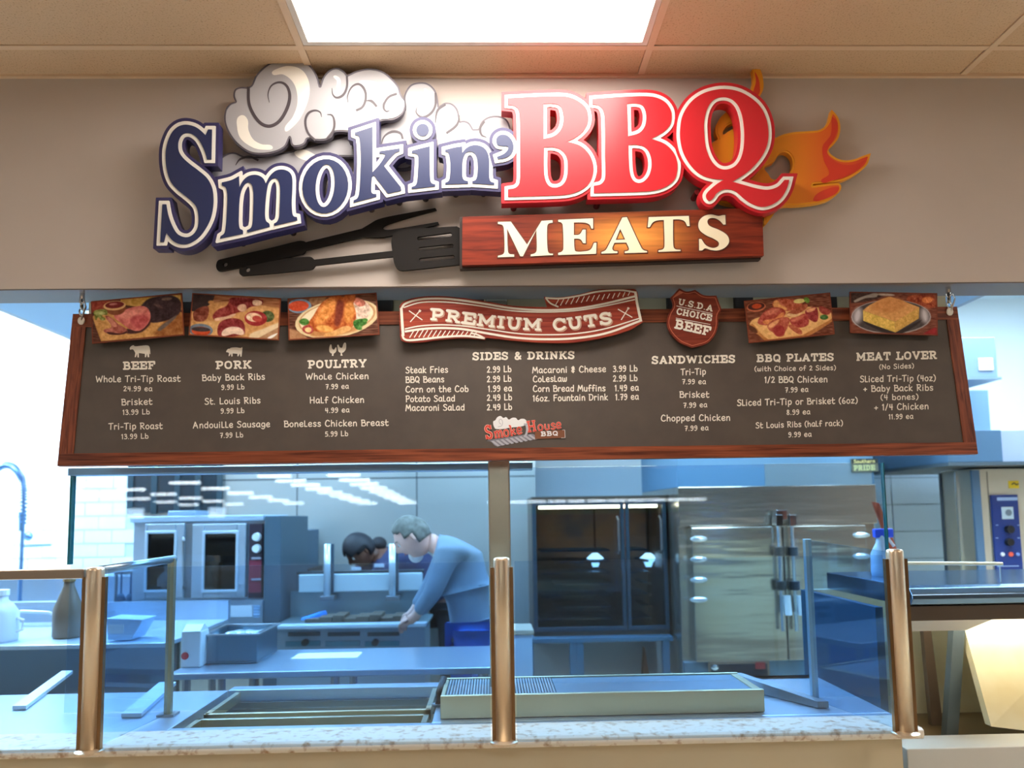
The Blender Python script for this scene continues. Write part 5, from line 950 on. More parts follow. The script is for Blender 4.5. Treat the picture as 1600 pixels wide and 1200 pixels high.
# steel arch tap rail (rounded white hoop)
hoop = [(22,1000),(22,965),(24,957),(34,955),(76,957),(86,962),(88,975),(86,1000)]
a = [at(px, py, Yn+.25) for px, py in hoop]; a[0].z = a[-1].z = zsr-.003
ho = MB().tube(a, .008, 8).build('hoop_handle', mat('hoop_white', (225,232,235), .3, .3), smooth=True); tag(ho, 'pale rounded hoop standing on the prep sink', 'handle')
ls = at(60, 948, Yn+.7); lsh = empty('wall_shelf', (ls.x, Yn+.7, ls.z), 'thin steel shelf rail crossing in front of the brown bottle', 'shelf')
x0, x1, z0, z1 = BX(-30, 941, 142, 947, Yn+.7); MB().box(x0, x1, Yn+.7, Yn+.78, z0, z1).build('shelf_board', dmat, lsh, .002)
for x in (x0+.1, x1-.03): MB().tube([(x, Yn+.74, zsr), (x, Yn+.74, z0)], .01, 8).build('upright', steeld, lsh)
# paper towel / white tilted box
a = atz(205, 1000, zsr)
pt = empty('white_tub', (a.x, a.y, zsr), 'white slanted tub on the prep sink behind the left side glass', 'tub'); Yt = a.y-.05
T = [at(px, py, Yt) for px, py in ((168,1000),(205,1000),(224,968),(166,966))]
MB().prism([(p.x, max(p.z, zsr)) for p in T], Yt, Yt+.16).build('body', mat('tub_blue_white', (190,215,240), .4), pt, .004); x0, x1, z0, z1 = BX(168, 976, 193, 990, Yt-.003); MB().box(x0, x1, Yt-.003, Yt, z0, z1).build('paper_label', white, pt)

# ---- convection oven
def front(px0, py0, px1, py1, Y, d, name, m, par, b=.004): return R(px0, py0, px1, py1, Y, d, name, m, par, b)
YO = 5.2
ov = empty('convection_oven', at(320, 1010, YO), 'wide steel convection oven with two window doors and a dark red control strip', 'oven')
xo0, xo1, zo0, zo1 = BX(205, 806, 412, 990, YO); zfl = .45
ovm = mat('oven_steel', (184,200,214), .38, .75, bump=.05, bscale=9)
MB().box(xo0, xo1, YO+.02, YO+.6, zo0-.02, zo1-.03).build('body', ovm, ov); MB().box(xo0-.01, xo1, YO-.02, YO+.6, zo1-.035, zo1).build('top', mat('oven_top', (190,215,235), .35, .6), ov, .004)
def odoor(pxa, pxb, wa, wb, lab):
    x0, x1, z0, z1 = BX(pxa, 818, pxb, 934, YO); w0, w1, v0, v1 = BX(wa, 832, wb, 922, YO)
    d = MB().box(x0, w0, YO-.03, YO+.02, z0, z1).box(w1, x1, YO-.03, YO+.02, z0, z1).box(w0, w1, YO-.03, YO+.02, z0, v0).box(w0, w1, YO-.03, YO+.02, v1, z1).build('door', ovm, ov, .006)
    MB().box(w0-.012, w1+.012, YO-.038, YO-.028, v0-.012, v0+.006).box(w0-.012, w1+.012, YO-.038, YO-.028, v1-.006, v1+.012).box(w0-.012, w0+.006, YO-.038, YO-.028, v0, v1).box(w1-.006, w1+.012, YO-.038, YO-.028, v0, v1).build('window_frame', mat('window_trim', (205,225,240), .3, .5), d, .004)
    MB().box(w0, w1, YO-.012, YO-.006, v0, v1).build('window_pane', glass_dark, d)
    for k in range(4): z = v0+(v1-v0)*(.18+.2*k); MB().tube([(w0+.01, YO+.004, z), (w1-.01, YO+.004, z)], .004, 6).build('rack_bar', steeld, d)
    MB().box(w0+.003, w1-.003, YO+.012, YO+.018, v0, v1).build('dark_cavity', mat('oven_dark', (30,40,46), .6), d)
odoor(228, 290, 232, 276, ''); odoor(302, 386, 321, 372, '')
x0, x1, z0, z1 = BX(290, 818, 302, 934, YO); MB().box(x0, x1, YO-.012, YO+.02, z0, z1).build('door_gap_strip', steeld, ov)
a = at(288, 880, YO-.07); 
for s_ in (880,): MB().tube([at(287, 840, YO-.03), at(287, 845, YO-.08), at(287, 915, YO-.08), at(287, 920, YO-.03)], .01, 8).build('handle', steel, ov)
x0, x1, z0, z1 = BX(390, 818, 411, 934, YO); cp = MB().box(x0, x1, YO-.02, YO+.02, z0, z1).build('control_panel', mat('panel_dark', (44,34,48), .4), ov, .003)
_, _, zz0, zz1 = BX(390, 875, 411, 925, YO); MB().box(x0+.004, x1-.004, YO-.023, YO-.02, zz0, zz1).build('red_field', mat('panel_red', (120,34,56), .45), cp)
for py in (839, 857): a = at(402, py, YO-.02); MB().tube([a, a-Vector((0, .035, 0))], [.028, .024], 16).build('knob', mat('knob_pale', (214,224,228), .3), cp)
for py in (872, 905): a = at(401, py, YO-.022); MB().box(a.x-.03, a.x+.03, a.y-.012, a.y, a.z-.006, a.z+.006).build('switch', mat('switch_grey', (150,150,165), .4), cp)
R(294, 938, 411, 978, YO-.01, .5, 'lower_panel', ovm, ov); R(360, 946, 394, 964, YO-.014, .003, 'rating_label', mat('label_white', (214,228,240), .5), ov, 0); R(396, 946, 406, 965, YO-.014, .003, 'rating_label', mat('label_pale_blue', (170,210,245), .5), ov, 0)
for k in range(4): R(396, 948+k*4.4, 406, 949+k*4.4, YO-.0165, .002, 'label_line', mat('label_ink', (110,150,190), .5), ov, 0)
for x in (xo0+.08, xo1-.08):
    for y in (YO+.1, YO+.55): MB().tube([(x, y, 0), (x, y, zo0+.02)], .03, 10).build('leg', steeld, ov)
R(262, 798, 306, 805.5, YO+.2, .25, 'vent_cap', mat('vent_blue', (150,170,190), .4, .7), ov, .004)
# tall dark side cabinet
xs0, xs1, zs0, zs1 = BX(412.5, 806, 438, 1012, YO-.05)
sc = empty('side_column', ((xs0+xs1)/2, YO, 0), 'tall narrow blue-grey steel column right of the oven', 'column'); MB().box(xs0, xs1, YO-.05, YO+.7, .1, zs1).build('column', mat('slate_steel', (84,108,124), .45, .6), sc, .004); MB().box(xs0+.02, xs1-.02, YO, YO+.6, 0, .1).build('plinth', black, sc)
x0, x1, z0, z1 = BX(436, 832, 462, 1000, 5.9)
cb_ = empty('dark_cabinet', ((x0+x1)/2, 5.9, 0), 'dark brown cabinet standing between side column and fryer lid', 'cabinet'); MB().box(x0, x1+.1, 5.9, 6.35, .08, at(450, 890, 5.9).z).build('body', mat('cabinet_brown', (74,54,48), .5), cb_, .004)
x0, x1, z0, z1 = BX(440, 828, 482, 872, 5.95); MB().box(x0, x1, 5.92, 6.3, at(450, 890, 5.9).z, z1).build('upper_box', mat('cabinet_slate', (66,92,112), .45), cb_, .006); MB().box(x0, x1, 5.9, 5.92, at(450, 888, 5.9).z-.03, at(450, 880, 5.9).z).build('red_strip', mat('strip_red', (124,52,44), .5), cb_); MB().box(x0+.02, x1-.02, 5.95, 6.3, 0, .08).build('plinth', black, cb_)
# ---- griddle / broiler with raised lid on two posts
YGr = 4.95
gr = empty('griddle', at(560, 1020, YGr), 'wide steel griddle with pale lid, two upright posts and a front ledge', 'griddle')
gm1 = mat('griddle_steel', (176,196,208), .38, .75, bump=.05, bscale=9)
x0, x1, z0, z1 = BX(467, 896, 660, 924, YGr+.35); MB().box(x0, x1, YGr+.34, YGr+.39, z0, z1).build('lid', mat('lid_pale', (206,222,226), .4, .3), gr, .006)
x0b, x1b, z0b, z1b = BX(464, 892, 662, 897, YGr+.36); MB().box(x0b, x1b, YGr+.35, YGr+.42, z0b, z1b).build('lid_edge', mat('edge_dark', (40,50,56), .5), gr)
x0, x1, z0, z1 = BX(455, 922, 668, 972, YGr+.42); MB().box(x0, x1, YGr+.40, YGr+.43, z0, z1).build('back_splash', mat('splash_steel', (150,170,176), .35, .8, bump=.1, bscale=4), gr)
lx0, lx1, lz0, lz1 = BX(426, 973, 668, 984, YGr-.05); MB().box(lx0, lx1, YGr-.05, YGr+.40, lz0+.01, lz1-.01).build('cook_plate', mat('cook_plate', (128,146,150), .4, .7), gr, .004)
MB().box(lx0, lx1, YGr-.12, YGr-.04, lz1-.025, lz1).build('front_ledge', mat('ledge_pale', (206,226,240), .35, .4), gr, .006)
MB().box(lx0+.02, lx1-.02, YGr-.02, YGr+.40, .15, lz0+.01).build('body', gm1, gr)
for px in (511, 613):
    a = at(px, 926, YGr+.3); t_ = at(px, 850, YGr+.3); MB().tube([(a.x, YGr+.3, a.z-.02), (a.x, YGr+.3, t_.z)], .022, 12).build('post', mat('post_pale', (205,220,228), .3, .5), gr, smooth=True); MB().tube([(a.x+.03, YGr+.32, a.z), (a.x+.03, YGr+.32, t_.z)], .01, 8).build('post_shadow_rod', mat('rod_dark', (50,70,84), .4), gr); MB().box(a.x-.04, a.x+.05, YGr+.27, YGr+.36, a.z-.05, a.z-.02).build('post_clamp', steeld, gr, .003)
for k in range(9): a = at(492+k*19, 968, YGr+.1); MB().box(a.x-.05+.01*(k % 3), a.x+.04, YGr+.05, YGr+.25, lz1-.012, lz1+.012+.01*(k % 3)).build('grate_bar', mat('grate_brown', (96,84,70), .6), gr)
for k in range(3):
    R(450+k*62, 988, 500+k*62, 994, YGr-.035, .012, 'vent_slot', mat('slot_dark', (48,66,76), .5), gr, 0); R(446+k*62, 1002, 500+k*62, 1010, YGr-.035, .012, 'lower_slot', mat('slot_teal', (70,140,160), .5), gr, 0)
for px in (478, 587): a = at(px, 1003, YGr-.03); MB().tube([a, a-Vector((0, .04, 0))], .02, 12).build('knob', black, gr)
for x in (lx0+.08, lx1-.08): MB().tube([(x, YGr+.05, 0), (x, YGr+.05, .16)], .025, 8).build('leg', steeld, gr); MB().tube([(x, YGr+.36, 0), (x, YGr+.36, .16)], .025, 8).build('leg', steeld, gr)
lw_ = atz(485, 968, lz1); cloth = MB().hexa([(lw_.x-.06, lw_.y-.02, lz1), (lw_.x+.0, lw_.y-.04, lz1), (lw_.x+.1, lw_.y+.05, lz1), (lw_.x+.05, lw_.y+.08, lz1), (lw_.x-.05, lw_.y-.01, lz1+.015), (lw_.x+.0, lw_.y-.03, lz1+.02), (lw_.x+.09, lw_.y+.05, lz1+.05), (lw_.x+.05, lw_.y+.07, lz1+.04)]).build('blue_cloth', mat('cloth_blue', (40,130,220), .7), bevel=.004); tag(cloth, 'small bright blue cloth on the griddle plate', 'cloth')
# ---- worktable with pan and carton
zt_ = .92; yA = atz(600, 1046, zt_).y; yBk = atz(600, 1012, zt_).y; xA = atz(272, 1048, zt_).x; xB = pc-.02
wt = empty('worktable', ((xA+xB)/2, yA, 0), 'long pale blue steel worktable in front of the griddle', 'table')
MB().box(xA, xB+1.0*0, yA, yBk, zt_-.03, zt_).build('table_top', mat('table_blue_steel', (184,204,224), .28, .75), wt, .006); MB().box(xA+.04, xB-.04, yA+.05, yBk-.05, .3, .32).build('under_shelf', dmat, wt)
for x in (xA+.06, (xA+xB)/2, xB-.06):
    for y in (yA+.06, yBk-.06): MB().tube([(x, y, 0), (x, y, zt_-.03)], .02, 8).build('leg', steel, wt)
a = atz(296, 1044, zt_); ht = at(296, 978, a.y).z-zt_
cr = empty('white_carton', (a.x, a.y+.06, zt_), 'white carton with a red logo patch at the left end of the worktable', 'carton'); hw = (at(310, 1000, a.y).x-at(279, 1000, a.y).x)/2
MB().box(a.x-hw, a.x+hw, a.y+.01, a.y+.12, zt_, zt_+ht*.86).build('body', mat('carton_white', (224,232,236), .5), cr, .006); MB().prismx([(a.y+.01, zt_+ht*.86), (a.y+.12, zt_+ht*.86), (a.y+.07, zt_+ht), (a.y+.06, zt_+ht)], a.x-hw*.9, a.x+hw*.9).build('gable', mat('carton_white', (224,232,236), .5), cr)
r_ = at(289, 1025, a.y+.008); MB().tube([(r_.x, a.y+.009, r_.z), (r_.x, a.y+.005, r_.z)], .017, 16).build('red_patch', mat('carton_red', (214,66,74), .5), cr)
a = atz(320, 1038, zt_); b_ = atz(395, 1018, zt_)
pn = empty('steam_pan', ((a.x+b_.x)/2, (a.y+b_.y)/2, zt_), 'deep steel pan lying beside the white carton', 'pan')
hh = (at(310, 990, a.y).z-zt_)*.92; xl_, xr_ = at(314, 1030, a.y).x, at(402, 1010, a.y).x
y0_, y1_ = a.y, min(a.y+.45, yBk-.03)
def ringbox(mb, x0, x1, y0, y1, z0, z1, t): mb.box(x0, x1, y0, y0+t, z0, z1).box(x0, x1, y1-t, y1, z0, z1).box(x0, x0+t, y0+t, y1-t, z0, z1).box(x1-t, x1, y0+t, y1-t, z0, z1); return mb
ringbox(MB().box(xl_, xr_, y0_, y1_, zt_, zt_+.01), xl_, xr_, y0_, y1_, zt_+.01, zt_+hh, .01).build('body', mat('pan_blue_steel', (110,136,150), .35, .85), pn, .003); ringbox(MB(), xl_-.015, xr_+.015, y0_-.015, y1_+.015, zt_+hh, zt_+hh+.008, .026).build('rim', steel, pn, .002)
fo_ = MB(); 
for k in range(14): fo_.ell((xl_+.06+(xr_-xl_-.12)/6*(k % 7), y0_+.1+.15*(k//7)+rng.random()*.05, zt_+hh*.75), (.04, .05, .02), 5)
tag(fo_.build('foil_contents', mat('foil', (200,214,222), .3, .6), pn), kind='stuff')
a = atz(510, 1026, zt_); pp = MB().box(a.x-.16, a.x+.16, a.y-.06, a.y+.1, zt_, zt_+.003).build('paper_sheet', mat('paper_white', (245,248,250), .5)); tag(pp, 'white paper sheet lying on the worktable', 'paper')
bt = atz(720, 1064, .5); bb = empty('blue_bucket', (at(720, 1058, 3.95).x, 3.95, .32), 'bright blue tub on the worktable under shelf', 'bucket')
x0, x1, z0, z1 = BX(704, 1050, 738, 1066, yA+.12); ringbox(MB().box(x0, x1, yA+.12, yA+.3, .32, .33), x0, x1, yA+.12, yA+.3, .33, z1, .008).build('body', mat('tub_blue', (30,110,215), .4), bb, .003); ringbox(MB(), x0-.01, x1+.01, yA+.11, yA+.31, z1, z1+.01, .02).build('rim', mat('tub_blue', (30,110,215), .4), bb)
# ================================================================== kitchen, right side
# tall glass-door holding cabinet with racks lit by an added strip
YH = 5.3
x0, x1, z0, z1 = BX(832, 782, 1058, 985, YH); x1 = min(x1, at(1064, 900, 5.0).x-.015)
hc = empty('holding_cabinet', ((x0+x1)/2, YH, 0), 'dark glass-fronted holding cabinet with racks left of the smoker', 'cabinet')
hbm = mat('cabinet_brown_steel', (112,96,84), .4, .5)
MB().box(x0, x1, YH+.55, YH+.6, z0, z1).build('back_panel', mat('cab_inner', (176,138,112), .5, noise=((110,112,124), 4, .4, .65)), hc)
for a_, b_ in ((x0, x0+.03), (x1-.03, x1)): MB().box(a_, b_, YH+.02, YH+.55, z0, z1).build('side_panel', hbm, hc)
MB().box(x0, x1, YH, YH+.6, z1, z1+.03).build('top_panel', hbm, hc); MB().box(x0, x1, YH, YH+.6, z0-.03, z0).build('bottom_panel', hbm, hc)
xm_ = at(978, 900, YH).x
for a_, b_ in ((x0, xm_), (xm_, x1)):
    d = MB(); t = .028; d.box(a_+.004, b_-.004, YH-.02, YH+.015, z0, z0+t).box(a_+.004, b_-.004, YH-.02, YH+.015, z1-t, z1).box(a_+.004, a_+t, YH-.02, YH+.015, z0+t, z1-t).box(b_-t, b_-.004, YH-.02, YH+.015, z0+t, z1-t)
    dd = d.build('door', mat('door_slate', (66,84,98), .4, .6), hc, .003); MB().box(a_+t, b_-t, YH-.004, YH+.004, z0+t, z1-t).build('window_pane', glassmat('smoked_glass', (196,214,222), .9), dd)
    MB().tube([(b_-.05, YH-.02, z0+.5), (b_-.05, YH-.06, z0+.52), (b_-.05, YH-.06, z0+.72), (b_-.05, YH-.02, z0+.74)], .008, 8).build('handle', steel, dd)
for k in range(7):
    z = z0+.06+k*.075
    for a_, b_ in ((x0+.06, xm_-.04), (xm_+.04, x1-.06)):
        MB().box(a_+.1*(k % 2), b_-.05, YH+.08, YH+.45, z, z+.012).build('shelf_tray', mat('tray_slate', (50,80,100), .45, .5), hc)
        if k < 5: MB().box(a_+.14, b_-.12, YH+.075, YH+.08, z, z+.012).build('tray_lip', mat('tray_orange', (160,120,90), .5), hc)
for px in (930, 1013):
    a = at(px, 872, YH+.3); MB().tube([(a.x, YH+.3, z1), (a.x, YH+.3, a.z+.04)], .006, 6).build('lamp_cord', black, hc); MB().lathe((a.x, YH+.3, a.z), [(.02, -.06), (.03, -.03), (.06, .0), (.02, .035)], 14).build('heat_lamp', mat('lamp_glow', (220,235,245), .4, emit=5), hc)
MB().box(x0+.05, x1-.05, YH+.04, YH+.07, z1-.05, z1-.03).build('cabinet_fill_strip', mat('cabinet_fill_glow', (255,205,160), .5, emit=24), hc)  # hidden glowing strip added to brighten the cabinet interior
# steel stand below the cabinet
st = empty('steel_stand', ((x0+x1)/2, YH, 0), 'blue-grey steel stand with grey panels under the holding cabinet', 'stand')
sx0, sx1, sz0, sz1 = BX(826, 985, 1062, 1075, YH-.1); sx1 = x1; fm = mat('stand_blue', (84,124,150), .45, .5)
MB().box(sx0, sx1, YH-.1, YH+.6, z0-.06, z0-.03).build('top_shelf', fm, st, .003)
for px in (828, 895, 906, 1040): a = at(px, 1000, YH-.08); MB().box(a.x-.022, a.x+.022, YH-.09, YH-.05, 0, z0-.06).build('leg', fm, st)
MB().box(sx0+.03, sx1-.03, YH+.3, YH+.32, .25, z0-.08).build('rear_panel', mat('panel_warm_grey', (168,166,160), .5), st); MB().box(sx0, sx1, YH-.1, YH+.6, .2, .23).build('low_shelf', fm, st)
wf = at(1012, 1040, YH+.1); w = MB().prism([(wf.x-.06, .232), (wf.x+.05, .232), (wf.x-.02, z0-.13)], YH+.08, YH+.16).build('wooden_wedge', mat('wedge_brown', (120,74,50), .6)); tag(w, 'brown wooden wedge on the low shelf of the stand', 'wedge')
# white bin at the left of the stand
x0w, x1w, z0w, z1w = BX(800, 992, 832, 1062, 4.7); wb = empty('white_bin', ((x0w+x1w)/2, 4.7, 0), 'pale plastic bin just right of the centre column', 'bin')
ringbox(MB().box(x0w, x1w, 4.7, 4.95, 0, .02), x0w, x1w, 4.7, 4.95, .02, z1w, .01).build('body', mat('bin_pale', (180,208,232), .5), wb, .004); MB().box(x0w-.01, x1w+.01, 4.69, 4.96, z1w, z1w+.03).build('lid', mat('bin_lid', (188,178,160), .5), wb, .006)
# ---- smoker
YS = 5.0
sx0, sx1, sz0, sz1 = BX(1064, 764, 1376, 1075, YS)
smk = empty('smoker_oven', ((sx0+sx1)/2, YS, 0), 'big double-door steel smoker with four oval hinges and upright handles', 'smoker')
smm = mat('smoker_steel', (204,192,176), .22, .92, bump=.6, bscale=1.5, stretch=(.5, 1, 4), bd=.03); 
_, _, _, ztp = BX(1064, 722, 1376, 764, YS)
MB().box(sx0, sx1, YS+.03, YS+1.2, .12, sz1+.02).build('body', smm, smk, .004); MB().box(sx0, sx1, YS, YS+1.2, sz1+.02, ztp+.25).build('top_housing', mat('housing_blue', (110,150,180), .5, .4), smk, .004)
x0, x1, z0, z1 = BX(1195, 724, 1362, 762, YS-.004); MB().box(x0, x1, YS-.006, YS, z0, z1).build('name_panel', mat('name_panel_grey', (170,190,198), .3, .6), smk)
_, _, zd0, zd1 = BX(1080, 822, 1350, 1030, YS); dxm = at(1222, 900, YS).x; dx0, dx1 = at(1080, 900, YS).x, at(1352, 900, YS).x
MB().box(sx0, sx1, YS-.012, YS+.03, zd1+.008, sz1+.02).build('header_panel', smm, smk, .003)
for a_, b_, hx in ((dx0, dxm-.003, 1), (dxm+.003, dx1, -1)):
    d = MB().box(a_, b_, YS-.045, YS+.028, zd0, zd1).build('door', smm, smk, .006)
    for py in ((842,874,906,937) if hx > 0 else (836,869,900)):
        c = at(1092 if hx > 0 else 1346, py, YS-.05); MB().ell(c, (.055, .018, .02), 8).build('hinge', mat('hinge_bright', (235,242,246), .2, .7), d)
for px, s_ in ((1213, 1), (1234, -1)):
    a = at(px, 815, YS-.06); x = a.x
    zz = lambda py: at(px, py, YS-.06).z
    hh_ = empty('x', (0, 0, 0), 'x', 'x') if False else None
    hd_ = MB().tube([(x, YS-.09, zz(806)), (x, YS-.09, zz(985))], .011, 10).build('door_handle', mat('handle_chrome', (210,222,230), .2, 1), smk)
    for py in (862, 915): MB().tube([(x, YS-.09, zz(py)+.03), (x, YS-.09, zz(py)-.025)], .03, 12).build('black_grip', black, hd_, .004)
    MB().box(x-.022, x+.022, YS-.12, YS-.045, zz(822), zz(804)).build('latch_block', chrome, hd_, .004); MB().tube([(x+.03, YS-.1, zz(930)), (x+.035, YS-.1, zz(960))], .022, 12).build('handle_sleeve', mat('sleeve_white', (215,225,228), .3), hd_)
x0, x1, z0, z1 = BX(1209, 797, 1226, 812, YS-.05); MB().box(x0, x1, YS-.1, YS-.045, z0, z1).build('top_latch', chrome, smk, .003)
x0, x1, z0, z1 = BX(1105, 1032, 1200, 1062, YS-.02); MB().box(x0, x1, YS-.05, YS-.044, z0, z1).build('vent_frame', mat('vent_frame', (150,130,112), .4, .5), smk); vf = MB().box(x0+.015, x1-.015, YS-.056, YS-.05, z0+.015, z1-.015).build('vent_window', mat('vent_dark', (26,38,50), .3), smk)
a = at(1188, 1040, YS-.06); MB().box(a.x-.03, a.x+.03, YS-.062, YS-.056, a.z-.02, a.z+.02).build('red_marker', mat('marker_red', (150,50,50), .5), vf); a = at(1117, 1043, YS-.06); MB().ell((a.x, YS-.06, a.z), (.025, .012, .018), 6).build('dial', chrome, vf)
MB().box(sx0, sx1, YS-.02, YS+.03, .12, zd0-.006).build('lower_panel', mat('lower_panel_blue', (110,140,160), .4, .7), smk, .003)
for x in (sx0+.1, sx1-.1): MB().tube([(x, YS+.1, 0), (x, YS+.1, .13)], .03, 8).build('leg', steeld, smk); MB().tube([(x, YS+1.1, 0), (x, YS+1.1, .13)], .03, 8).build('leg', steeld, smk)
# name plate on the smoker
x0, x1, z0, z1 = BX(1330, 717, 1371, 737, YS-.01); npm = empty('name_plate', ((x0+x1)/2, YS-.02, z0), 'small name plate reading Southern PRIDE on the smoker top', 'name plate')
NA = lambda x, y: at(x, y, YS-.0225)
MB().box(x0, x1, YS-.02, YS-.008, z0, z1).build('plate', mat('plate_olive', (122,118,96), .5), npm)
_, _, q0, q1 = BX(1330, 717, 1371, 724.5, YS-.01); MB().box(x0, x1, YS-.0215, YS-.02, q0, z1).build('dark_band', mat('plate_black', (34,40,40), .5), npm)
text('PRIDE', 1334, 735.6, 1367, 734.6, 8.5, mat('plate_yellow', (236,224,150), .5), npm, 'plate_text', 'slab', place=NA); HAND2 = HAND; text('Southern', 1334, 723.6, 1367, 722.9, 5, MATS['plate_yellow'], npm, 'plate_text', 'hand', place=NA, w=.9)
# brown plank sign leaning beside the smoker
pl = [at(1364, 784, 4.2), at(1374, 786, 4.2), at(1424, 915, 4.2), at(1408, 916, 4.2)]
dn_ = (pl[2]-pl[1]).normalized(); ex = (pl[2].z-.01)/-dn_.z; pl[2] = pl[2]+dn_*ex; pl[3] = pl[3]+dn_*ex; lp_ = MB().hexa([pl[3], pl[2], pl[2]+Vector((0, .02, 0)), pl[3]+Vector((0, .02, 0)), pl[0], pl[1], pl[1]+Vector((0, .02, 0)), pl[0]+Vector((0, .02, 0))]).build('leaning_plank', wood('plank_red', (120,50,34), (170,86,60), (20, 20, 3)), bevel=.002); tag(lp_, 'reddish brown plank leaning behind the right guard post', 'plank')
bt_ = empty('spray_bottle', at(1378, 870, 3.6), 'white spray bottle with blue trigger behind the right post', 'bottle'); a = at(1378, 880, 3.6); zb = BX(1418, 914, 1600, 946, 3.1)[3]
MB().lathe((a.x, 3.6, zb), [(.045, 0), (.048, .02), (.045, .1), (.02, .15), (.016, .18)], 16).build('body', mat('bottle_clear_blue', (190,215,235), .3), bt_, smooth=True); q = at(1377, 833, 3.6); MB().box(q.x-.035, q.x+.05, 3.585, 3.615, q.z-.02, q.z+.02).build('trigger_head', mat('trigger_blue', (50,90,225), .4), bt_, .005); MB().tube([(a.x, 3.6, zb+.17), (q.x, 3.6, q.z-.015)], .016, 10).build('neck', white, bt_); MB().tube([(q.x+.02, 3.6, q.z-.01), (q.x+.045, 3.58, q.z-.06)], .007, 6).build('trigger', mat('trigger_white', (220,228,235), .4), bt_)
# ---- steel column, combi oven
YC = 4.9
cx0, _, cz0, cz1 = BX(1526, 722, 1600, 930, YC); cx1 = cx0+.85; cz1 = BX(1480, 672, 1566, 722, 4.7)[2]-.03
co = empty('combi_oven', ((cx0+cx1)/2, YC, 0), 'tall cream steel combi oven with dark blue control panel at the right edge', 'oven')
cmm = mat('combi_cream_steel', (208,204,188), .35, .5); MB().box(cx0, cx1, YC, YC+.36, .7, cz1).build('body', cmm, co, .006); MB().box(cx0+.05, cx1-.05, YC+.03, YC+.33, .12, .7).build('stand', steeld, co)
for x in (cx0+.1, cx1-.1): MB().tube([(x, YC+.1, 0), (x, YC+.1, .13)], .025, 8).build('leg', steeld, co)
sdm = mat('corner_steel', (206,202,190), .3, .85, bump=.15, bscale=3)
MB().box(cx0-.006, cx0, YC+.01, YC+.35, .72, cz1-.01).build('side_panel', sdm, co); MB().box(cx0-.016, cx0-.006, YC+.16, YC+.175, .72, cz1-.01).build('side_trim', mat('trim_bright', (226,230,230), .2, 1), co); MB().box(cx0-.018, cx0+.03, YC-.02, YC, .72, cz1-.01).build('blue_edge', mat('edge_blue', (96,130,166), .4, .5), co); MB().box(cx0-.014, cx0-.004, YC+.335, YC+.36, .72, cz1-.01).build('dark_edge', mat('edge_slate', (60,72,84), .5), co)
x0, x1, z0, z1 = BX(1552, 773, 1594, 914, YC-.01); cpp = MB().box(x0, x1, YC-.02, YC-.001, z0, z1).build('control_panel', mat('panel_navy', (28,52,118), .35), co, .004)
def on(px, py, r, m, nm='knob', t=.03): a = at(px, py, YC-.02); MB().tube([(a.x, YC-.018, a.z), (a.x, YC-.02-t, a.z)], r, 16).build(nm, m, cpp)
x0, x1, z0, z1 = BX(1565, 792, 1583, 811, YC-.02); MB().box(x0, x1, YC-.024, YC-.02, z0, z1).build('display', mat('display_pale', (188,208,222), .3), cpp); on(1575, 801, .02, mat('dial_grey', (110,125,140), .4), 'dial', .008)
on(1575, 827, .024, black); on(1575, 847, .022, black); on(1566, 866, .012, white, 'button', .008); on(1579, 866, .014, mat('button_red', (226,90,70), .4), 'button', .008); on(1590, 866, .01, mat('button_blue', (120,150,210), .4), 'button', .008)
for k, (u, v, w) in enumerate(((1556,820,4),(1556,840,4),(1590,820,4),(1590,840,4),(1558,777,32),(1558,884,34))): R(u, v, u+w, v+ (5 if w == 32 else 1.2), YC-.0215, .0015, 'panel_mark', mat('mark_pale', (150,175,215), .5), cpp, 0)
x0, x1, z0, z1 = BX(1577, 751, 1593, 763, YC-.01); yl = MB().box(x0, x1, YC-.004, YC-.0005, z0, z1).build('warning_sticker', mat('sticker_yellow', (232,200,40), .5), co); a = at(1585, 757, YC); MB().tube([(a.x-.02, YC-.005, a.z), (a.x-.005, YC-.0055, a.z+.01), (a.x+.01, YC-.005, a.z-.002), (a.x+.022, YC-.005, a.z+.004)], .004, 6).build('sticker_mark', mat('sticker_ink', (70,60,40), .5), yl)
x0, _, z0, z1 = BX(1548, 724, 1600, 930, YC); MB().box(x0-.003, x0+.003, YC-.002, YC+.001, z0, z1-.05).build('door_seam', mat('seam', (120,116,104), .6), co)
# small wall hood with sticker at the upper right, duct box below
x0, x1, z0, z1 = BX(1486, 470, 1555, 590, 4.6)
x0b = x0-.25
wh = empty('hood_duct', ((x0+x1)/2, 4.6, z0), 'pale blue hood box with a white sticker at the right of the board', 'duct')
MB().box(x0b, x1, 4.6, 6.0, z0, 2.615).build('duct_box', mat('duct_blue', (112,134,160), .5, .2), wh, .004); MB().box(x0b-.02, x1+.012, 4.585, 6.0, z0-.014, z0).build('bottom_flange', mat('flange_grey', (120,140,156), .5, .4), wh)
a0_, a1_, b0_, b1_ = BX(1530, 559, 1554, 578, 4.59); sk_ = MB().box(a0_, a1_-.006, 4.594, 4.5995, b0_, b1_).build('white_sticker', white, wh)
for k in range(4): z = b0_+(b1_-b0_)*(.2+.2*k); MB().box(a0_+.006, a1_-.014, 4.592, 4.594, z, z+.004).build('sticker_line', mat('line_grey', (130,140,150), .5), sk_)
ztd = z0-.02 if False else BX(1486, 470, 1555, 590, 4.6)[2]-.016
x0, x1, z0, z1 = BX(1480, 672, 1566, 722, 4.7); ob = empty('oven_hood', ((x0+x1)/2, 4.7, z0), 'blue-grey oven hood box above the combi oven', 'range hood')
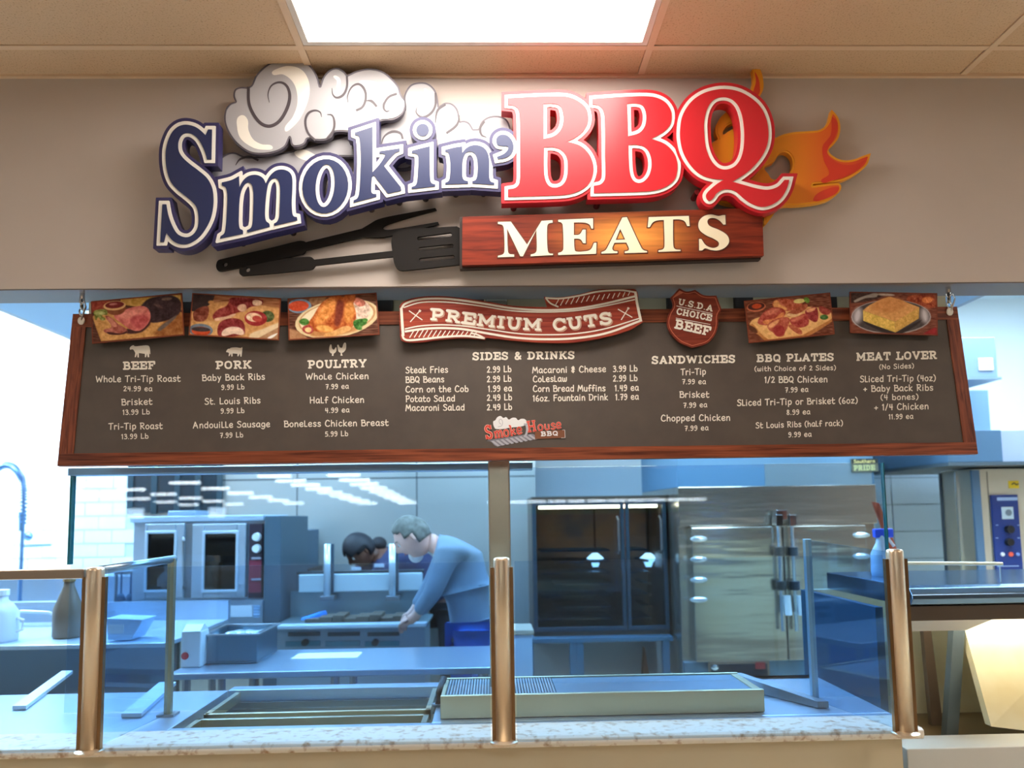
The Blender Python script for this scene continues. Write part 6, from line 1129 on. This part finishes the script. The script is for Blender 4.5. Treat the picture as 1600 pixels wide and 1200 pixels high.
MB().box(x0, x1, 4.7, 5.9, z0, z1).build('hood_front', mat('hood_slate', (74,104,130), .5, .3), ob, .004); MB().box(x1, x1+.7, 4.72, 5.9, z0, z1+.0).build('hood_body', mat('hood_pale', (150,162,182), .5, .2), ob, .004); MB().box(x0-.005, x1+.7, 4.69, 5.9, z0-.02, z0).build('lower_lip', mat('lip_dark', (64,76,84), .5), ob)
ps0, ps1, _, _ = BX(1512, 590, 1545, 672, 5.0); dd = MB().box(ps0-.1, ps1, 5.0, 5.6, z1, ztd).build('riser_duct', mat('riser_blue', (104,134,162), .45, .4), ob)
# ---- heated display case at the lower right
YD = 3.1
dx0 = at(1418, 930, YD).x; dx1 = dx0+1.1; _, _, dz0, dz1 = BX(1418, 914, 1600, 946, YD)
dc = empty('heated_case', (dx0+.5, YD, 0), 'warm-lit heated display case with rolled steel top at the lower right', 'display case')
rp = [(YD+.02, dz1), (YD-.015, dz1-.008), (YD-.035, dz1-.03), (YD-.038, dz0+.03), (YD-.02, dz0+.008), (YD+.02, dz0), (YD+.75, dz0), (YD+.75, dz1)]
MB().prismx(rp, dx0, dx1).build('steel_top', mat('case_blue_steel', (120,150,180), .2, 1.0), dc, .003)
wx0, wx1, wz0, wz1 = BX(1416, 968, 1554, 994, YD+.02); MB().hexa([(wx0, YD+.16, wz0), (wx1-.03, YD+.16, wz0), (wx1-.03, YD+.18, wz0), (wx0, YD+.18, wz0), (wx0, YD+.02, wz1), (wx1, YD+.02, wz1), (wx1, YD+.04, wz1), (wx0, YD+.04, wz1)]).build('light_canopy', mat('canopy_white', (240,236,232), .5), dc)
MB().box(wx0, dx1, YD+.0, YD+.03, wz1, dz0).build('valance', mat('valance_brown', (110,98,88), .35, .8), dc)
cream = mat('case_cream', (240,234,206), .4, noise=((224,208,160), 3, .35, .7))
zfl = .62
MB().box(dx0-.1, dx1, YD+.72, YD+.75, zfl, dz0).build('back_panel', cream, dc); MB().box(dx0-.1, dx1, YD+.1, YD+.72, zfl, zfl+.02).build('deck', mat('deck_brown', (128,104,72), .45), dc); MB().box(dx0-.1, dx1, YD+.05, YD+.75, .1, zfl).build('base', mat('case_base', (176,160,140), .5), dc)
MB().box(dx0-.13, dx0-.1, YD+.0, YD+.75, .1, dz0-.001).build('left_end_panel', mat('case_end_blue', (36,74,98), .35), dc); MB().box(dx0-.1, dx1, YD-.12, YD+.05, .1, at(1520, 1168, YD-.12).z).build('front_ledge', mat('ledge_grey', (206,202,194), .4), dc, .004); MB().box(dx1-.03, dx1, YD+.1, YD+.72, zfl+.02, dz0).build('end_panel', cream, dc)
p0, p1 = at(1500, 990, YD+.3), at(1478, 1100, YD+.3); MB().hexa([(p1.x-.02, YD+.28, zfl+.02), (p1.x+.03, YD+.28, zfl+.02), (p1.x+.03, YD+.32, zfl+.02), (p1.x-.02, YD+.32, zfl+.02), (p0.x-.02, YD+.28, dz0), (p0.x+.03, YD+.28, dz0), (p0.x+.03, YD+.32, dz0), (p0.x-.02, YD+.32, dz0)]).build('slanted_post', mat('post_grey_blue', (120,136,146), .4, .6), dc)
q0_, q1_ = at(1452, 998, YD+.5), at(1462, 1060, YD+.5); MB().hexa([(q1_.x-.03, YD+.5, zfl+.02), (q1_.x+.02, YD+.5, zfl+.02), (q1_.x+.02, YD+.53, zfl+.02), (q1_.x-.03, YD+.53, zfl+.02), (q0_.x-.03, YD+.5, dz0), (q0_.x, YD+.5, dz0), (q0_.x, YD+.53, dz0), (q0_.x-.03, YD+.53, dz0)]).build('slanted_post', mat('post_brown', (110,92,78), .5), dc)
A = at(1535, 1000, YD+.2); ml = MB().hexa([(A.x-.05, YD+.10, zfl+.12), (dx1-.04, YD+.10, zfl+.02), (dx1-.04, YD+.14, zfl+.02), (A.x-.05, YD+.14, zfl+.12), (A.x, YD+.35, dz0-.06), (dx1-.04, YD+.35, dz0-.06), (dx1-.04, YD+.39, dz0-.06), (A.x, YD+.39, dz0-.06)]).build('slanted_reflector', cream, dc)
MB().tube([(dx0+.1, YD+.2, dz0-.03), (dx1-.06, YD+.2, dz0-.03)], .014, 8).build('warm_lamp', mat('warm_tube', (255,236,196), .5, emit=E_CASE*2.2), dc)
rod = MB().tube([at(1412, 880, YD+.1), at(1566, 881, YD+.1)], .007, 8).build('glass_rail_rod', mat('rod_cream', (222,214,180), .4), None); tag(rod, 'thin cream horizontal rod above the display case', 'rod')
for px in (1416, 1562): a = at(px, 881, YD+.1); MB().tube([(a.x, YD+.1, a.z), (a.x, YD+.1, dz1-.002)], .003, 6).build('rod_support', mat('support_clear', (150,170,185), .3), rod)

# ================================================================== people
def skin(name, joints, edges, m, parent, sub=2, smooth_=True):
    """joints: {name: (pos, rx, ry)}; grown with a Skin modifier then baked"""
    names = list(joints); me = bpy.data.meshes.new(name); me.from_pydata([tuple(joints[n][0]) for n in names], [(names.index(a), names.index(b)) for a, b in edges], [])
    o = bpy.data.objects.new(name, me); COL.objects.link(o); s = o.modifiers.new('skin', 'SKIN'); s.use_smooth_shade = True
    for i, n in enumerate(names):
        r = joints[n][1:]; sv_ = me.skin_vertices[0].data[i]; sv_.radius = (r[0], r[-1]); sv_.use_root = (i == 0)
    su = o.modifiers.new('sub', 'SUBSURF'); su.levels = su.render_levels = sub
    dg = bpy.context.evaluated_depsgraph_get(); me2 = bpy.data.meshes.new_from_object(o.evaluated_get(dg)); me2.name = name
    bpy.data.objects.remove(o); bpy.data.meshes.remove(me); me2.materials.clear()
    return link(name, me2, m, parent, smooth=smooth_)
def V3(px, py, Y): return at(px, py, Y)
YM = 4.75
skm = mat('fair_skin', (222,176,160), .5); jean = mat('blue_jeans', (24,84,176), .8); swt = mat('blue_grey_sweater', (112,132,150), .85, bump=.3, bscale=90); hairg = mat('grey_hair', (92,92,84), .8, bump=.5, bscale=60, noise=((128,126,118), 30, .35, .7))
mn = empty('person', (V3(740, 1000, YM).x, YM, 0), 'grey-haired man in blue-grey sweater and jeans leaning over the griddle', 'person')
J = {'hip': (V3(737, 985, YM), .14, .12), 'waist': (V3(733, 952, YM), .13, .12), 'belly': (V3(728, 918, YM), .135, .13), 'chest': (V3(716, 880, YM-.01), .14, .15), 'upch': (V3(700, 856, YM-.02), .11, .14), 'neck': (V3(680, 848, YM-.04), .065, .065), 'headb': (V3(664, 846, YM-.05), .07, .07),
     'shn': (V3(697, 868, YM-.17), .07, .07), 'eln': (V3(676, 928, YM-.19), .05, .05), 'wrn': (V3(649, 962, YM-.06), .036, .03), 'haN': (V3(637, 972, YM-.03), .036, .022),
     'shf': (V3(698, 870, YM+.17), .07, .07), 'elf': (V3(668, 925, YM+.22), .05, .05), 'wrf': (V3(646, 955, YM+.2), .034, .03), 'haF': (V3(636, 966, YM+.18), .034, .02),
     'hpn': (V3(738, 1000, YM-.1), .10, .10), 'knn': (Vector((V3(735, 1000, YM).x, YM-.11, .5)), .065, .065), 'ankn': (Vector((V3(735, 1000, YM).x+.03, YM-.11, .08)), .045, .045), 'toen': (Vector((V3(735, 1000, YM).x-.13, YM-.11, .035)), .04, .03),
     'hpf': (V3(738, 1000, YM+.1), .10, .10), 'knf': (Vector((V3(742, 1000, YM).x, YM+.11, .5)), .065, .065), 'ankf': (Vector((V3(742, 1000, YM).x+.05, YM+.11, .08)), .045, .045), 'toef': (Vector((V3(742, 1000, YM).x-.11, YM+.11, .035)), .04, .03)}
def sub_(J, names, grow=1.0): return {n: (J[n][0],)+tuple(r*grow for r in J[n][1:]) for n in names}
Ed = [('hip','waist'),('waist','belly'),('belly','chest'),('chest','upch'),('upch','neck'),('neck','headb'),('upch','shn'),('shn','eln'),('eln','wrn'),('wrn','haN'),('upch','shf'),('shf','elf'),('elf','wrf'),('wrf','haF'),('hip','hpn'),('hpn','knn'),('knn','ankn'),('ankn','toen'),('hip','hpf'),('hpf','knf'),('knf','ankf'),('ankf','toef')]
skin('body', sub_(J, J.keys(), .86), Ed, skm, mn)
tor = ['waist','hip','belly','chest','upch','shn','eln','wrn','shf','elf','wrf']
Js = sub_(J, tor, 1.12); Js['hip'] = (J['hip'][0]+Vector((0, 0, .06)), .15, .14); Js['wrn'] = (J['wrn'][0]+(J['eln'][0]-J['wrn'][0])*.15, .046, .042); Js['wrf'] = (J['wrf'][0]+(J['elf'][0]-J['wrf'][0])*.15, .046, .042)
J['nb'] = None; del J['nb']; Js['nb'] = (J['upch'][0]*.35+J['neck'][0]*.65, .1, .09); Js['upch'] = (J['upch'][0]+Vector((.0, 0, .01)), .14, .17)
skin('sweater', Js, [e for e in Ed if e[0] in tor and e[1] in tor]+[('upch','nb')], swt, mn)
lg_ = ['hip','hpn','knn','ankn','hpf','knf','ankf']; skin('jeans', sub_(J, lg_, 1.12), [e for e in Ed if e[0] in lg_ and e[1] in lg_], jean, mn)
for s_ in ('n', 'f'):
    t_ = J['toe'+s_][0]; a_ = J['ank'+s_][0]; MB().ell(((t_.x+a_.x)/2, t_.y, .045), (.14, .05, .045), 8).build('shoe', mat('shoe_dark', (40,38,40), .5), mn, smooth=True)
# head: shaped mesh, facing left and down
def head(parent, c, tilt, m, size=.112, yaw=0.0):
    """c centre; looks along -x; tilt pitches the face down"""
    bm = bmesh.new(); bmesh.ops.create_uvsphere(bm, u_segments=32, v_segments=22, radius=1)
    for v in bm.verts:
        x, y, z = v.co
        X = x*.92; Y_ = y*.74; Z = z*1.12
        if z < -.1: k = (-z-.1); X *= 1-.22*k; Y_ *= 1-.34*k
        if x < -.55 and z < .25: X += .05*max(0, 1-abs(z+.1)*2)         # flatter face
        g = lambda dz, dy, sz, sy: math.exp(-((z-dz)/sz)**2-((y-dy)/sy)**2)
        if x < -.3:
            X -= .26*g(-.12, 0, .16, .13)+.12*g(.05, 0, .2, .10)         # nose
            X -= .09*g(.24, 0, .08, .55)                                  # brow
            X += .10*g(.08, .3, .10, .16)+.10*g(.08, -.3, .10, .16)       # eye sockets
            X -= .09*g(-.46, 0, .07, .22)+.11*g(-.78, 0, .14, .3)         # lips, chin
            X += .05*g(-.52, 0, .03, .24)
        v.co = (X*size, Y_*size, Z*size)
    Rm = Matrix.Translation(c) @ Matrix.Rotation(yaw, 4, 'Z') @ Matrix.Rotation(-tilt, 4, 'Y'); bmesh.ops.transform(bm, matrix=Rm, verts=bm.verts)
    me = bpy.data.meshes.new('head'); bm.to_mesh(me); bm.free(); h = link('head', me, m, parent, smooth=True)
    P = lambda x, y, z: Rm @ Vector((x*size, y*size, z*size))
    for s_ in (-1, 1):
        MB().ell(P(-.74, .27*s_, .08), (size*.11,)*3, 6).build('eye', mat('eye_white', (225,220,214), .3), h, smooth=True); MB().ell(P(-.835, .27*s_, .07), (size*.05,)*3, 6).build('iris', mat('iris_dark', (40,34,30), .3), h)
        MB().ell(P(.08, .76*s_, -.02), (size*.12, size*.07, size*.24), 8, rot=Rm.to_3x3()).build('ear', m, h, smooth=True)
        MB().tube([P(-.86, .14*s_, .28), P(-.84, .3*s_, .33), P(-.74, .44*s_, .27)], size*.035, 6).build('eyebrow', hairg if m is skm else black, h)
    MB().tube([P(-.83, -.2, -.5), P(-.90, 0, -.49), P(-.83, .2, -.5)], size*.03, 6).build('mouth', mat('lip', (150,84,76), .5), h)
    return h, Rm, P, size
h1, RM, P1, s1_ = head(mn, V3(645, 839, YM-.06), math.radians(38), skm)
def haircap(parent, RM, size, m, zc_=.2, front=-.35, grow=1.08, name='hair', nz=.02, seed=1):
    bm = bmesh.new(); bmesh.ops.create_uvsphere(bm, u_segments=36, v_segments=24, radius=1); r = np.random.default_rng(seed)
    for v in bm.verts:
        x, y, z = v.co; k = grow+r.random()*nz; X, Y_, Z = x*.92*k, y*.76*k, z*1.12*k
        if z < -.1: q = (-z-.1); X *= 1-.22*q; Y_ *= 1-.34*q
        v.co = (X*size, Y_*size, Z*size)
    kill = [f for f in bm.faces if (lambda c: c.x/size < front+max(0, (c.z/size-.55))*-1.1 or c.z/size < -.42 or (c.x/size < .12 and c.z/size < zc_))(f.calc_center_median())]
    bmesh.ops.delete(bm, geom=kill, context='FACES'); bmesh.ops.transform(bm, matrix=RM, verts=bm.verts); me = bpy.data.meshes.new(name); bm.to_mesh(me); bm.free()
    o = link(name, me, m, parent, smooth=True); sd = o.modifiers.new('solid', 'SOLIDIFY'); sd.thickness = size*.1; sd.offset = -1; return o
haircap(mn, RM, s1_, hairg)
MB().ell(V3(650, 866, YM-.02), (.045, .035, .05), 8).build('white_collar', mat('mask_white', (232,236,240), .6), mn, smooth=True)
def hand(parent, wr, palm, m, size=.085, side=1):
    d = (palm-wr).normalized(); s_ = d.cross(Vector((0, 0, 1))).normalized()*side; n = Vector((0, 0, -1))
    for k, (o, L) in enumerate(((-.55, .72), (-.2, .95), (.15, 1.0), (.5, .82))):
        b = palm+s_*size*.42*o*1.6; p1 = b+d*size*.45*L; p2 = p1+(d*.7+n*.6).normalized()*size*.34*L; p3 = p2+(d*.25+n).normalized()*size*.24*L
        MB().tube([b-d*.01, p1, p2, p3], [.0105, .010, .009, .0065], 8).build('finger', m, parent, smooth=True)
    b = palm-s_*size*.55-d*size*.35; MB().tube([b+s_*.012, b-s_*size*.22+d*size*.2, b-s_*size*.22+d*size*.5+n*.012], [.013, .0115, .008], 8).build('thumb', m, parent, smooth=True)
hand(mn, J['wrn'][0], J['haN'][0], skm); hand(mn, J['wrf'][0], J['haF'][0], skm, side=-1)
# woman bending forward behind the griddle
dsk = mat('brown_skin', (112,72,56), .5); uni = mat('navy_uniform', (42,48,84), .75, bump=.2, bscale=60); mar = mat('maroon_patch', (104,34,44), .7)
YW = 5.98
wo = empty('person', (V3(640, 900, YW+.1).x, YW+.1, 0), 'dark-haired worker in navy uniform and cap bending low behind the griddle', 'person')
W = {'hip': (Vector((V3(700, 930, YW+.1).x, YW+.12, .98)), .15, .13), 'spine': (V3(675, 893, YW+.08), .14, .14), 'chest': (V3(634, 876, YW), .15, .13), 'upch': (V3(605, 875, YW-.06), .12, .12), 'neck': (V3(586, 868, YW-.1), .06, .06), 'headb': (V3(574, 860, YW-.14), .07, .07),
     'shn': (V3(600, 886, YW-.22), .075, .07), 'eln': (V3(582, 925, YW-.32), .055, .05), 'wrn': (V3(560, 938, YW-.42), .035, .03), 'haN': (V3(553, 942, YW-.46), .034, .022), 'shf': (V3(574, 884, YW+.12), .075, .07), 'elf': (V3(548, 915, YW+.1), .055, .05), 'wrf': (V3(540, 938, YW-.1), .035, .03), 'haF': (V3(536, 942, YW-.14), .034, .022),
     'hpn': (Vector((V3(705, 930, YW+.1).x, YW+.02, .88)), .10, .10), 'knn': (Vector((V3(700, 930, YW).x, YW+.02, .48)), .065, .065), 'ankn': (Vector((V3(706, 930, YW).x, YW+.02, .08)), .045, .045), 'toen': (Vector((V3(684, 930, YW).x, YW+.02, .035)), .04, .03), 'hpf': (Vector((V3(705, 930, YW+.1).x, YW+.22, .88)), .10, .10), 'knf': (Vector((V3(700, 930, YW).x, YW+.22, .48)), .065, .065), 'ankf': (Vector((V3(706, 930, YW).x, YW+.22, .08)), .045, .045), 'toef': (Vector((V3(684, 930, YW).x, YW+.22, .035)), .04, .03)}
EdW = [('hip','spine'),('spine','chest')]+[e for e in Ed[3:]]
EdW = [('hip','spine'),('spine','chest'),('chest','upch')]+[e for e in Ed[4:]]
skin('body', sub_(W, W.keys(), .86), EdW, dsk, wo)
tw_ = ['spine','hip','chest','upch','shn','eln','shf','elf']; skin('uniform_shirt', sub_(W, tw_, 1.12), [e for e in EdW if e[0] in tw_ and e[1] in tw_], uni, wo)
lw2 = ['hip','hpn','knn','ankn','hpf','knf','ankf']; skin('trousers', sub_(W, lw2, 1.1), [e for e in EdW if e[0] in lw2 and e[1] in lw2], mat('dark_trousers', (36,36,44), .8), wo)
for s_ in ('n', 'f'):
    t_ = W['toe'+s_][0]; a_ = W['ank'+s_][0]; MB().ell(((t_.x+a_.x)/2, t_.y, .045), (.14, .05, .045), 8).build('shoe', mat('shoe_dark', (40,38,40), .5), wo, smooth=True)
h2, RW, P2, s2_ = head(wo, V3(563, 861, YW-.2), math.radians(42), dsk, .108, yaw=math.radians(35))
haircap(wo, RW, s2_, mat('dark_hair', (30,26,30), .7), zc_=.1, front=-.5, grow=1.14, name='hair', seed=3)
haircap(wo, RW, s2_, mat('navy_cap', (30,28,34), .6), zc_=.42, front=-.9, grow=1.22, name='cap', nz=0, seed=2)
c = V3(592, 850, YW-.02); MB().ell(c, (.06, .06, .055), 10).build('hair_bun', MATS['dark_hair'], wo, smooth=True)
for px, py in ((592,884),(556,889)): a = V3(px, py, YW-.3); MB().box(a.x-.035, a.x+.035, a.y-.004, a.y+.01, a.z-.012, a.z+.012).build('name_tag', mat('tag_pale', (190,196,205), .5), wo, .002)
hand(wo, W['wrn'][0], W['haN'][0], dsk); hand(wo, W['wrf'][0], W['haF'][0], dsk, side=-1)
